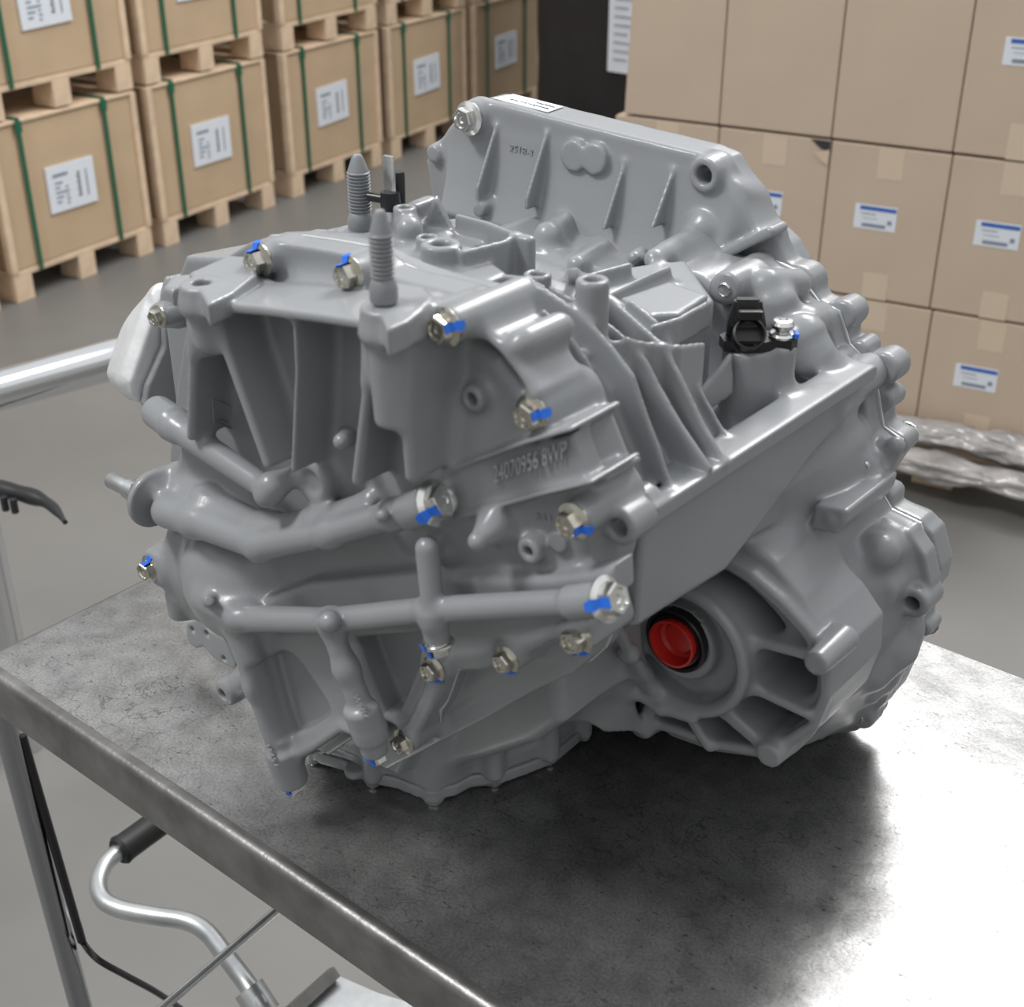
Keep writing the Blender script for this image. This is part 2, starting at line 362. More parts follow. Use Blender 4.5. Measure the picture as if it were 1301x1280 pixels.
# lower shelf edge
bm = bmesh.new(); p0 = Zp(372, 1290, -.55); p1 = Zp(430, 1232, -.55); d = (p1 - p0) / np.linalg.norm(p1 - p0)
sh = [Zp(360, 1300, -.56), Zp(425, 1238, -.56), Zp(480, 1262, -.56), Zp(700, 1330, -.56), Zp(600, 1420, -.56), Zp(360, 1400, -.56)]
add_prism(bm, sh, (0, 0, -.02)); from_bm('shelf', bm, M['rodm'], tb, 'lower shelf plate', smooth=False)
bm = bmesh.new(); add_tube(bm, [Zp(345, 1308, -.55), Zp(425, 1236, -.55)], .010, 4); from_bm('shelf_rail', bm, M['rim'], tb, smooth=False)

# cable, hook, rails under and behind the table
cab = spline([Y(102, 1188, TY0 + .035), Y(107, 1200, TY0 + .04), Zp(125, 1220, -.36), Zp(160, 1240, -.40), Zp(200, 1262, -.46), Zp(240, 1290, -.55), Zp(300, 1340, -.7), Zp(380, 1370, -.849)])
bm = bmesh.new(); add_tube(bm, cab, .0035, 10); o = from_bm('cable', bm, M['black'], None, origin=cab[0]); tag(o, 'thin black cable trailing from the table leg towards the floor', 'cable')
hz = -.42
hp = spline([Zp(150, 1083, hz), Zp(134, 1098, hz), Zp(125, 1122, hz), Zp(131, 1143, hz), Zp(152, 1155, hz), Zp(190, 1163, hz), Zp(235, 1170, hz), Zp(262, 1184, hz), Zp(285, 1212, hz), Zp(322, 1262, hz), Zp(345, 1300, hz - .04), Zp(380, 1350, hz - .2), Zp(400, 1400, hz - .427)], 6)
hr = empty('crank_handle', hp[-1], 'bent bright metal crank handle with dark grip under the table', 'handle')
bm = bmesh.new(); add_tube(bm, hp, .0105, 16); from_bm('bent_bar', bm, M['rodm'], hr)
g0 = Zp(150, 1083, hz); g1 = Zp(215, 1036, hz); bm = bmesh.new(); L = np.linalg.norm(g1 - g0); add_lathe(bm, [(.016, 0), (.019, .004), (.0175, .012), (.0175, L)], g0, g1 - g0, 24); from_bm('grip', bm, M['rubber'], hr, 'dark rubber grip')
g0 = Zp(316, 1256, hz); g1 = Zp(338, 1290, hz - .02); bm = bmesh.new(); add_lathe(bm, [(.017, 0), (.017, np.linalg.norm(g1 - g0))], g0, g1 - g0, 20); from_bm('collar', bm, M['rodm'], hr)
bm = bmesh.new(); r0, r1 = Zp(190, 1295, -.30), Zp(350, 1158, -.30); add_tube(bm, [r0, r1, Zp(460, 1070, -.30)], .0045, 12); from_bm('stretcher_rod', bm, M['rodm'], tb, 'slim pale metal cross rod')
# chrome push rail of a cart behind, left
yb = .55
a = Y(-60, 512, .35); b = Y(142, 457, .55); d = (b - a)
pts = [a + d * 0 + [0, 0, -a[2]], a + d * 0 + [0, 0, -.06], a + d * .02, a + d * .2, b, b + d * .55, b + d * .6 + [0, 0, -.06]]; e_ = pts[-1].copy(); e_[2] = .0; pts.append(e_)
bm = bmesh.new(); add_tube(bm, pts, .033, 24); o = from_bm('push_rail', bm, M['chrome'], None, origin=pts[0]); tag(o, 'chrome tubular rail standing behind the transmission at the left edge', 'rail')
# dark lever with a hooked tip
pl = [Zp(-120, 600, -.30), Zp(-40, 610, -.30), Zp(0, 621, -.30), Zp(40, 631, -.30), Zp(65, 643, -.30), Zp(83, 664, -.30)]; s_ = spline(pl, 6)
bm = bmesh.new(); nn = len(s_); base = s_[0].copy()
add_tube(bm, [np.array([base[0], base[1], .0]), np.array([base[0], base[1], base[2] - .02])] + s_, [.02, .02] + [.014 + .001 * math.cos(i) - (.011 * max(0, (i - nn * .55)) / (nn * .45)) for i in range(nn)], 12)
for q in (Zp(6, 640, -.31), Zp(18, 643, -.31)): add_lathe(bm, [(.006, -.012), (.006, .012)], q, (0, 0, 1), 10)
o = from_bm('hooked_lever', bm, M['hook'], None, origin=(base[0], base[1], 0)); tag(o, 'dark curved lever with a pointed tip at the left edge above the floor', 'lever')

# ------------------------------------------------------------------ pallet boxes, left
U = np.array([-.165, .986, 0]); U /= np.linalg.norm(U); N = np.array([U[1], -U[0], 0]); P0 = np.array([-3.17, 0, 0])    # N points to the camera side
def frame_mtx(s, z): return Matrix(((U[0], -N[0], 0, P0[0] + U[0] * s), (U[1], -N[1], 0, P0[1] + U[1] * s), (0, 0, 1, z), (0, 0, 0, 1)))   # x along the row, y into the stack
def mk(name, m, boxes, bev=0.):
    bm = bmesh.new()
    for lo, hi in boxes: add_box(bm, lo, hi, None, bev)
    me = bpy.data.meshes.new(name); bm.to_mesh(me); bm.free(); me.materials.append(m); return me
W, D = .645, .52
ME = dict(
    body=mk('carton_body', M['card'], [((.012, .004, .105), (W - .012, D, .575))], .004),
    postl=mk('corner_board', M['wood'], [((-.004, -.004, .10), (.022, .03, .58)), ], .002),
    lid=mk('lid_edge', M['wood'], [((0, -.004, .575), (W, D, .585))], .002),
    block=mk('pallet_block', M['wood'], [((0, 0, 0), (.075, .10, .085))], .002),
    board=mk('deck_board', M['wood'], [((0, 0, .085), (W, .09, .103))], .002),
    strap=mk('strap', M['green'], [((0, -.008, .09), (.014, -.003, .592)), ((0, -.008, .587), (.014, D, .592))]),
    buckle=mk('strap_seal', M['green'], [((-.006, -.010, .545), (.020, -.003, .583))], .002),
    label=mk('paper_label', M['paper'], [((0, -.003, 0), (.21, .003, .155))]),
    print_=mk('printed_text', M['ink'], [((.025, -.0045, .118), (.09, -.003, .128))] + [((.03, -.0045, .03 + .016 * i), (.05 + .012 * (i % 3), -.003, .036 + .016 * i)) for i in range(5)] + [((.075, -.0045, .02 + .014 * i), (.085 + .004 * (i % 2), -.003, .026 + .014 * i)) for i in range(5)]),
    print2=mk('barcode', M['inkk'], [((.128 + .004 * (i % 2), -.0045, .035 + .011 * i), (.142, -.003, .041 + .011 * i)) for i in range(8)] + [((.17, -.0045, .03), (.173, -.003, .12))]),
)
def inst(me, parent, mtx, name=None, label=None):
    o = bpy.data.objects.new(name or me.name, me); COL.objects.link(o); o.parent = parent; o.matrix_local = mtx
    if label: o['label'] = label
    return o
cols = [(.965, 'leftmost partly cut off'), (1.685, 'left'), (2.395, 'second from the left'), (3.16, 'third from the left'), (3.885, 'fourth from the left'), (4.61, 'farthest, next to the black wrapped pallet')]
names = ['leftmost column, cut off by the photo edge', 'in the second column from the left', 'in the third column from the left', 'in the fourth column, behind the tall studs', 'in the fifth column from the left', 'in the farthest column beside the black wrapped load']
for ci, (s, _) in enumerate(cols):
    for lv in (0, 1):
        if ci == 0 and lv == 1: pass
        z0 = lv * .592
        r = bpy.data.objects.new('pallet_carton', None); COL.objects.link(r); r.matrix_world = frame_mtx(s + lv * .004, z0); r.empty_display_size = .1
        tag(r, ('lower' if lv == 0 else 'upper') + ' strapped carton on a pallet, ' + names[ci], 'carton', 'strapped cartons on pallets in the left row')
        I = Matrix.Identity(4)
        inst(ME['body'], r, I); inst(ME['postl'], r, I); inst(ME['postl'], r, Matrix.Translation((W - .018, 0, 0))); inst(ME['lid'], r, I)
        for bx in (0, (W - .075) / 2, W - .075):
            for by in (0, D - .10): inst(ME['block'], r, Matrix.Translation((bx, by, 0)))
        for by in (0, .215, D - .09): inst(ME['board'], r, Matrix.Translation((0, by, 0)))
        for sx in (.11, .485):
            st = inst(ME['strap'], r, Matrix.Translation((sx, 0, 0))); inst(ME['buckle'], st, I)
        lb_ = inst(ME['label'], r, Matrix.Translation((.20, 0, .255)) @ Matrix.Rotation(random.uniform(-.03, .03), 4, 'Y'), label='white paper label'); inst(ME['print_'], lb_, I); inst(ME['print2'], lb_, I)
# black wrapped pallet
bw = empty('wrapped_pallet', (-2.8, 4.8, 0), 'tall pallet load wrapped in black stretch film between the strapped cartons and the brown cartons', 'pallet')
bm = bmesh.new(); add_box(bm, (-3.35, 4.3, .12), (-2.2, 5.3, 2.5), None, .03)
bmesh.ops.subdivide_edges(bm, edges=[e for e in bm.edges if e.calc_length() > .3], cuts=16, use_grid_fill=True)
for v_ in bm.verts: v_.co += Vector([random.uniform(-.007, .007) for _ in range(3)])
from_bm('wrapped_load', bm, M['wrapb'], bw)
for x in (-3.3, -2.8, -2.35):
    bm = bmesh.new(); add_box(bm, (x, 4.33, 0), (x + .12, 5.25, .12)); from_bm('pallet_runner', bm, M['wood'], bw, smooth=False)
yp = 4.285; p = Y(772, 90, yp); q = Y(835, -60, yp)
bm = bmesh.new(); add_box(bm, (p[0], yp - .003, p[2]), (q[0], yp + .003, q[2])); s_ = from_bm('paper_sheet', bm, M['paper'], bw, 'white document sheet', smooth=False)
bm = bmesh.new()
for i in range(9): add_box(bm, (p[0] + .03, yp - .006, p[2] + .05 + i * .035), (p[0] + .10 + .03 * (i % 3), yp - .003, p[2] + .056 + i * .035))
from_bm('printed_text', bm, M['ink'], s_, smooth=False)

# ------------------------------------------------------------------ brown cartons, right
az = math.radians(-61); V2 = -(Rt * math.sin(az) + Fh * math.cos(az)); N2 = np.array([V2[1], -V2[0], 0.]); P1 = np.array([-.586, 2.404, 0])
def fm2(s, z): return Matrix(((V2[0], -N2[0], 0, P1[0] + V2[0] * s), (V2[1], -N2[1], 0, P1[1] + V2[1] * s), (0, 0, 1, z), (0, 0, 0, 1)))
rows = [(.13, .437, -.02), (.441, .808, -.028), (.812, 1.17, -.03)]
cw = .281
for ri, (z0, z1, so) in enumerate(rows):
    for ci in range(-3, 1):
        s0 = so + ci * cw; h = z1 - z0
        if ri == 0 and ci < -2: continue
        tgt = dict(loc=fm2(s0, z0))
        r = bpy.data.objects.new('shipping_carton', None); COL.objects.link(r); r.matrix_world = tgt['loc']; r.empty_display_size = .05
        lab = {(0, -2): 'brown shipping carton of the bottom row mostly hidden behind the transmission', (0, -1): 'brown shipping carton of the bottom row just right of the transmission', (0, 0): 'brown shipping carton of the bottom row at the right photo edge',
               (1, -3): 'brown shipping carton of the middle row peeping over the bell housing, leftmost', (1, -2): 'brown shipping carton of the middle row with a torn top corner', (1, -1): 'brown shipping carton of the middle row right of the torn one', (1, 0): 'brown shipping carton of the middle row at the right photo edge',
               (2, -3): 'plain brown carton of the upper row with the bulging left side', (2, -2): 'plain brown carton of the upper row, second from the left', (2, -1): 'plain brown carton of the upper row, third from the left', (2, 0): 'brown carton of the upper row with a label at the right photo edge'}[(ri, ci)]
        tag(r, lab, 'carton', 'brown shipping cartons stacked at the right')
        bm = bmesh.new(); add_box(bm, (.0012, 0, .001), (cw - .0012, .36, h - .001), None, .004)
        if ci == -3 and ri >= 2:      # bulging edge
            for v_ in bm.verts:
                if v_.co.x < .05: v_.co.x += .038 - .012 * (1 - v_.co.z / h)
        me = bpy.data.meshes.new('carton_body'); bm.to_mesh(me); bm.free(); me.materials.append(M['card2']); b_ = inst(me, r, Matrix.Identity(4))
        if ri < 2 or ci == 0:
            for zz in (((h - .075, h), (0, .065)) if ri < 2 else ((0, .08),)):
                bm = bmesh.new(); add_box(bm, (.115, -.0008, zz[0]), (.175, .001, zz[1] - .001)); me = bpy.data.meshes.new('packing_tape'); bm.to_mesh(me); bm.free(); me.materials.append(M['tape']); inst(me, r, Matrix.Identity(4))
        if ri < 2 or (ri == 2 and ci == 0):
            lx, lz = ((.075, .135) if ri < 2 else (.075, .15)); lz = .130 if ri == 0 else (.17 if ri == 1 else .20)
            m_ = Matrix.Translation((lx, 0, lz))
            l_ = inst(ME.get('sl') or ME.setdefault('sl', mk('shipping_label', M['paper'], [((0, -.0015, 0), (.10, .001, .058))])), r, m_, label='small white label with blue header')
            inst(ME.get('sb') or ME.setdefault('sb', mk('blue_header', M['inkb'], [((.012, -.0025, .046), (.098, -.0015, .055))])), l_, Matrix.Identity(4))
            inst(ME.get('sp') or ME.setdefault('sp', mk('printed_text', M['ink'], [((.02, -.0025, .006), (.076, -.0015, .014)), ((.015, -.0025, .036), (.05, -.0015, .038)), ((.08, -.0025, .016), (.09, -.0015, .026)), ((.02, -.0025, .026), (.055, -.0015, .027))])), l_, Matrix.Identity(4))
        if ri == 1 and ci == -2:
            bm = bmesh.new(); q = [(.232, -.003, h - .002), (cw - .002, -.003, h - .002), (cw - .002, -.003, h - .03), (.255, -.003, h - .02)]
            add_prism(bm, q, (0, .002, 0)); me = bpy.data.meshes.new('torn_hole'); bm.to_mesh(me); bm.free(); me.materials.append(M['dark']); inst(me, r, Matrix.Identity(4), label='dark torn corner')
            bm = bmesh.new(); q = [(.245, -.012, h - .03), (cw - .002, -.003, h - .022), (cw - .003, -.004, h - .06), (.262, -.006, h - .052)]
            add_prism(bm, q, (0, .002, 0)); me = bpy.data.meshes.new('torn_flap'); bm.to_mesh(me); bm.free(); me.materials.append(M['tape']); inst(me, r, Matrix.Identity(4))
# its pallet with bunched film
rp = bpy.data.objects.new('wooden_pallet', None); COL.objects.link(rp); rp.matrix_world = fm2(-.80, 0); tag(rp, 'wooden pallet under the brown shipping cartons at the right', 'pallet')
mb = mk('deck_board', M['wood'], [((-.05, 0, .10), (1.75, .10, .122))], .002)
for by in (-.06, .08, .22): inst(mb, rp, Matrix.Translation((0, by, 0)))
mb = mk('pallet_block', M['wood'], [((0, -.04, .0), (.10, .10, .10))], .002)
for bx in (.0, .80, 1.6):
    for by in (0, .25): inst(mb, rp, Matrix.Translation((bx, by, 0)))
from mathutils import noise as mn
def film(name, s0, s1, y0, z0, rz, ry, seed, lab):
    bm = bmesh.new(); n = 260; k = 40; rings = []
    for i in range(n + 1):
        t = i / n; s = s0 + (s1 - s0) * t; cz = z0 + .010 * mn.noise((s * 4, seed, 0)); cy = y0 + .012 * mn.noise((s * 5, seed, 9)); env = min(1, 12 * t + .25, 12 * (1 - t) + .25) * (1 + .25 * mn.noise((s * 7, seed, 3))); ring = []
        for j in range(k):
            a_ = 2 * math.pi * j / k; ca, sa = math.cos(a_), math.sin(a_)
            q = Vector((s * 16, ca * 1.1, sa * 1.1 + seed)); f = .9 + .5 * abs(mn.noise(Vector((s * 7, ca * 1.6, sa * 1.6 + seed)))) + .35 * mn.noise(Vector((s * 13, ca * 4, sa * 4 + seed))) + .12 * mn.noise(Vector((s * 40, ca * 6, sa * 6)))
            ring.append(bm.verts.new(Vector((s, cy + ry * f * ca * env, cz + rz * f * sa * env))))
        rings.append(ring)
    for a_, b_ in zip(rings, rings[1:]):
        for j in range(k): bm.faces.new((a_[j], a_[(j + 1) % k], b_[(j + 1) % k], b_[j]))
    bm.faces.new(rings[0]); bm.faces.new(rings[-1][::-1]); bmesh.ops.recalc_face_normals(bm, faces=bm.faces[:])
    me = bpy.data.meshes.new(name); bm.to_mesh(me); bm.free(); me.polygons.foreach_set('use_smooth', [True] * len(me.polygons)); me.materials.append(M['film'])
    o = bpy.data.objects.new(name, me); COL.objects.link(o); o.matrix_world = fm2(0, 0); tag(o, lab, 'film', 'bunched film on the pallet')
film('bunched_film', -.62, .72, -.060, .150, .028, .040, 3, 'bunched clear stretch film lying along the foot of the brown cartons')
film('bunched_film', -.10, .60, -.125, .095, .028, .035, 8, 'crumpled clear film hanging over the front edge of the right pallet')

# ------------------------------------------------------------------ the transmission
TR = empty('transmission', (0, .1, T), 'grey painted cast transmission with silver bolts and red plug standing on the work table', 'transmission')
YJ = -.03                    # joint between side cover and case
YB = -.074                   # face of the side cover
def y2(pts, y): return [Y(a, b, y) for a, b in pts]
def rp(px, py, y, r): return mm(Y(px, py, y), r)
def disc(F, px, py, y0, y1, r, r1=None, **k): c = Y(px, py, y0); d = c.copy(); d[1] = y1; F.cyl(c, d, mm(c, r), mm(c, r1) if r1 else None, **k)
def bore(F, px, py, y0, depth, r): c = Y(px, py, y0); c[1] -= .004; d = c.copy(); d[1] = y0 + depth; F.cyl(c, d, mm(Y(px, py, y0), r), e=.0008, k=.0015, mode='-')
def tube(F, pts, r, k=.006):     # pts (px, py, y), r in pixels
    P = [Y(*p) for p in pts]; rs = r if hasattr(r, '__len__') else [r] * len(P)
    F.chain(P, [mm(p, q) for p, q in zip(P, rs)], k)
def ridge(F, pts, hw, y0, y1, **k):
    P = y2(pts, y0); rs = hw if hasattr(hw, '__len__') else [hw] * len(P); F.wall('y', P, [mm(p, q) for p, q in zip(P, rs)], y0, y1, **k)
def smoothpoly(pts, k=3): return [p[:2] for p in spline([(*p, 0) for p in pts + [pts[0]]], k)[:-1]]

rim_px = [(262, 420), (262, 380), (305, 325), (345, 300), (380, 299), (430, 306), (469, 313), (503, 331), (530, 343), (556, 352), (590, 360), (618, 366), (640, 378), (648, 395), (650, 412), (661, 424), (684, 425), (704, 436), (708, 455), (706, 475), (720, 487), (738, 494), (747, 512), (748, 528), (762, 570), (778, 606), (795, 628), (812, 640), (808, 668), (790, 700), (789, 762), (783, 790), (770, 822), (752, 838), (700, 862), (640, 897), (560, 938), (515, 962), (490, 950), (470, 925), (440, 945), (420, 930), (385, 915), (340, 850), (305, 795), (265, 730), (240, 640), (242, 560), (252, 480)]

# ---- side cover
C = Field((-.30, -.158, T + .0), (.245, -.024, T + .505), .0013)
C.prism('y', y2(rim_px, YJ), YJ - .020, YJ, e=.0015)
body = [(232, 392), (262, 376), (300, 362), (345, 354), (400, 360), (460, 370), (500, 374), (560, 392), (600, 412), (640, 440), (672, 486), (705, 520), (728, 560), (748, 610), (757, 660), (757, 730), (745, 790), (700, 838), (640, 868), (560, 912), (512, 945), (480, 930), (440, 922), (430, 926), (385, 950), (370, 985), (348, 980), (318, 915), (290, 850), (262, 785), (246, 740), (232, 690), (215, 640), (210, 590), (215, 560), (224, 480)]
C.prism('y', y2(body, YB), YB, YJ - .002, e=.006, k=.012, draft=.25)
# raised arc behind the rim, dome of the upper right face
ridge(C, [(556, 398), (585, 408), (612, 424), (640, 448), (660, 476), (676, 500)], 8, YB - .008, YJ - .01, e=.004, k=.012)
C.ell(Y(570, 600, YB + .006), (.060, .020, .060), k=.02)
# channel of the top wall between joint and ledge
C.wall('x', [Zp(0, 0, 0)] * 2, .001, -1, -1.001) if False else None
sub = y2([(300, 372), (330, 352), (400, 358), (452, 372), (452, 392), (380, 384), (300, 380)], YB); C.prism('y', sub, YB - .03, YB + .012, e=.004, k=.008, mode='-')
# recessed fields of the upper left face
# ledge
YF = -.112
ridge(C, [(270, 391), (330, 396), (400, 405), (458, 414)], 7, YF, YB + .012, e=.003, k=.008)
# post under the left mounting pad
PL = -.122
def pad(px, py, y, r, th, ext):   # horizontal mounting pad, extended backwards
    c = Y(px, py, y); q = mm(c, r); F = C
    F.cyl(c - [0, 0, th], c, q, e=.0015, k=.003)
    z = c[2]; e3 = [V(a, b, 'z', z) for a, b in ext]; F.prism('z', e3, z - th, z, e=.0015, k=.003)
    return c, q
c1, q1 = pad(256, 360, -.108, 28, .015, [(264, 387), (296, 372), (326, 348), (322, 326), (290, 324), (240, 346)])
C.cyl(c1 - [0, 0, .045], c1 - [0, 0, .01], q1 * .60, q1 * .84, e=.006, k=.014)
C.cyl(c1 - [0, 0, .03], c1 + [0, 0, .005], mm(c1, 12), e=.0005, k=.001, mode='-')
ridge(C, [(246, 395), (241, 460), (238, 556)], [14, 7, 6], YF + .002, YB + .01, e=.004, k=.009)
ridge(C, [(266, 392), (285, 452), (335, 592)], [11, 7, 6], YF + .002, YB + .012, e=.004, k=.008)
C.prism('y', y2([(238, 392), (272, 392), (282, 448), (262, 455), (240, 448)], YF + .006), YF + .006, YB + .01, e=.004, k=.01)
# middle web
ridge(C, [(373, 412), (376, 470), (371, 598)], [3, 2.6, 3.4], YF + .004, YB + .014, e=.0012, k=.007)
# stud tower
c2, q2 = pad(490, 388, -.118, 33, .016, [(492, 419), (518, 408), (538, 393), (549, 376), (540, 364), (505, 358), (470, 366)])
c2t = c2.copy()
C.cyl(c2 - [0, 0, .070], c2 - [0, 0, .012], q2 * .66, q2 * .84, e=.004, k=.012)
ridge(C, [(468, 415), (462, 500), (449, 612)], [11, 8, 8], YF - .008, YB + .012, e=.004, k=.009)
ridge(C, [(508, 415), (508, 500), (517, 608)], [11, 9, 8], YF - .008, YB + .012, e=.004, k=.009)
C.prism('y', y2([(462, 412), (514, 412), (514, 500), (498, 496), (480, 484), (462, 486)], YF - .004), YF - .004, YB + .01, e=.004, k=.01)
# oil galleries
tube(C, [(203, 526, -.085), (225, 543, -.092), (345, 625, -.102)], [17, 18, 15], .008)
tube(C, [(338, 630, -.106), (345, 618, -.102), (378, 604, -.085)], [15, 16, 14], .006)
C.cyl(Y(198, 522, -.084), Y(222, 539, -.092), rp(200, 522, -.085, 21), e=.003)
tube(C, [(214, 650, -.092), (250, 662, -.096), (332, 694, -.100), (420, 678, -.100), (500, 654, -.100), (552, 640, -.100)], [22, 21, 19, 18, 19, 20], .008)
tube(C, [(232, 620, -.076), (262, 634, -.084), (338, 668, -.088), (400, 658, -.088), (470, 634, -.086)], [10, 12, 13, 12, 10], .012)
C.cyl(Y(516, 652, -.100), Y(550, 640, -.1), rp(540, 645, -.1, 24), e=.002, k=.004)
C.cap(Y(486, 655, -.118), Y(486, 655, -.105), rp(486, 655, -.11, 8), k=.003)
# disc around the shift shaft, facing -x
cs = Y(197, 640, -.088); rs_ = rp(197, 640, -.088, 1)
C.cyl(cs + [-.005, 0, .003], cs + [.001, 0, .003], rs_ * 37, e=.0015, k=.005)
tube(C, [(200, 620, -.085), (222, 598, -.07)], [14, 10], .012)
# second gallery and the raised field above it
ridge_field = [(312, 776), (347, 757), (390, 741), (450, 735), (500, 730), (535, 727), (590, 735), (690, 735), (740, 730), (778, 720), (780, 760), (560, 790), (320, 795)]
C.prism('y', y2(ridge_field, YB - .012), YB - .012, YB + .01, e=.005, k=.008)
tube(C, [(305, 786, -.098), (420, 789, -.102), (545, 775, -.104), (735, 765, -.098)], [18, 17, 17, 18], .006)
C.cyl(Y(722, 767, -.098), Y(768, 762, -.096), rp(740, 765, -.097, 23), e=.002, k=.004)
tube(C, [(264, 762, -.100), (303, 786, -.103)], [15, 17], .006)
C.cyl(Y(266, 764, -.116), Y(266, 764, -.10), rp(266, 764, -.11, 7), e=.001, k=.002)
C.cap(Y(419, 790, -.118), Y(419, 790, -.10), rp(419, 790, -.11, 14), k=.003)
# vertical gallery with hanging plug
tube(C, [(543, 697, -.104), (551, 790, -.108)], [16, 14], .005)
C.cyl(Y(549, 772, -.106), Y(556, 816, -.104), rp(550, 790, -.106, 19), rp(550, 790, -.106, 17), e=.003, k=.005)
tube(C, [(560, 700, -.085), (575, 690, -.076)], [14, 12], .012)
# left outer gallery down to the foot
tube(C, [(303, 788, -.094), (330, 870, -.092), (362, 962, -.086)], [20, 19, 18], .008)
C.cyl(Y(358, 950, -.088), Y(371, 994, -.084), rp(362, 970, -.086, 22), e=.003, k=.006)
ridge(C, [(368, 966), (400, 948), (432, 926), (444, 930), (462, 950)], [7, 5, 5, 6, 8], YB - .012, YB + .02, e=.004, k=.006)
# pocket with raised frame
C.prism('y', y2([(312, 805), (412, 800), (440, 850), (462, 905), (470, 935), (440, 930), (430, 924), (385, 950), (365, 962), (338, 890)], YB - .009), YB - .009, YB + .01, e=.004, k=.008)
C.prism('y', y2(smoothpoly([(341, 838), (356, 830), (374, 838), (398, 870), (416, 902), (405, 918), (375, 932), (364, 922)]), YB - .009), YB - .03, YB + .002, e=.003, k=.006, mode='-')
# rib down to the second hanging plug
tube(C, [(420, 796, -.108), (440, 850, -.106), (466, 915, -.102)], [14, 15, 17], .008)
C.cyl(Y(458, 895, -.104), Y(473, 940, -.100), rp(466, 915, -.1, 25), rp(466, 915, -.1, 22), e=.004, k=.005)
C.cyl(Y(468, 920, -.101), Y(477, 958, -.098), rp(466, 915, -.1, 22), rp(466, 915, -.1, 17), e=.003, k=.004)
# dark bay right of it
C.prism('y', y2([(450, 812), (534, 806), (530, 848), (505, 905), (488, 908), (468, 860)], YB), YB - .02, YB + .020, e=.003, k=.005, mode='-')
# V rib and triangular field
C.prism('y', y2([(576, 852), (636, 854), (668, 842), (724, 824), (640, 868), (552, 917), (540, 924)], YB), YB - .02, YB + .022, e=.001, k=.004, mode='-')
ridge(C, [(552, 858), (540, 895), (520, 932)], [12, 11, 10], YB - .006, YB + .02, e=.004, k=.006)
ridge(C, [(560, 842), (600, 838), (645, 832), (690, 812), (740, 795)], [8, 6, 10, 7, 10], YB - .003, YB + .02, e=.004, k=.008)
# text strip ribs
C.prism('y', y2([(560, 607), (660, 568), (735, 548), (757, 612), (680, 632), (585, 658)], YB), YB - .006, YB + .01, e=.002, k=.003)
def strip(pts, hw): C.wall('y', y2(pts, -.088), [rp(*p, -.088, hw) for p in pts], -.088, YJ - .012, e=.0012, k=.004)
strip([(530, 614), (600, 587), (666, 563), (722, 547)], 3.2); strip([(560, 664), (600, 653), (681, 630), (748, 614)], 3.2)
C.wall('y', y2([(722, 547), (735, 540)], -.07), .0022, -.07, YJ - .004, k=.004); C.wall('y', y2([(748, 614), (768, 608)], -.066), .0022, -.066, YJ - .004, k=.004)
for r_, d_ in ((70, .003), (52, .007), (36, .004)):
    cc = Y(538, 632, YB - d_); C.cyl(cc, cc + [0, .02, 0], mm(cc, r_), e=.003, k=.004)
# bosses
def boss(F, px, py, y0, y1, r, r1=None, hole=None, e=.002, k=.006):
    disc(F, px, py, y0, y1, r, r1, e=e, k=k)
    if hole: bore(F, px, py, y0, .02, hole)
boss(C, 598, 508, -.084, YB + .01, 18, 19, 8); disc(C, 606, 512, YB - .001, YB + .01, 27, e=.002, k=.004)
boss(C, 670, 702, -.086, YB + .01, 18, 19, 7); disc(C, 680, 704, YB - .002, YB + .01, 27, e=.002, k=.004)
boss(C, 707, 690, -.078, YB + .01, 15, e=.001, k=.002)
C.plate([Y(700, 680, -.080), Y(703, 678, -.080), Y(715, 700, -.080), Y(712, 702, -.080)], .003, mode='-', k=.0008, e=.0002)
tube(C, [(607, 688, -.104), (628, 668, -.088), (652, 668, -.070)], [13, 17, 30], .010)
bolts_y = [(332, 330, -.061, 1.02, 17), (447, 348, -.062, 1.02, 18), (568, 415, -.098, 1, 24), (677, 525, -.080, 1, 23), (730, 662, -.084, 1, 23), (735, 810, -.074, 1, 21), (645, 838, -.079, 1, 18), (552, 850, -.083, 1, 18), (514, 942, -.080, 1, 17), (203, 402, -.085, .72, 15), (193, 722, -.086, 1, 22)]
for px, py, y, s_, r_ in bolts_y: boss(C, px, py, y, YJ - .002, r_, r_ + 2, e=.002, k=.009)
tube(C, [(225, 398, -.06), (205, 400, -.075)], [20, 16], .01)
disc(C, 650, 443, -.082, YJ, 20, 20, e=.012, k=.008)
# knob and round swelling
tube(C, [(434, 561, -.100), (446, 552, -.070)], [11, 13], .004)
boss(C, 398, 612, -.086, YB + .01, 30, 33, e=.004, k=.008); C.torus(Y(398, 612, -.086), rp(398, 612, -.086, 22), .003)
C.ell(Y(308, 738, YB + .008), (.052, .040, .048), k=.012)
C.ell(Y(262, 720, YB + .020), (.030, .030, .050), k=.02)
# lug with eye at the right
cl = Y(785, 671, -.060); disc(C, 785, 671, -.060, -.036, 26, e=.002); tube(C, [(772, 650, -.048), (755, 640, -.045)], [16, 18], .006); bore(C, 785, 671, -.060, .05, 13)
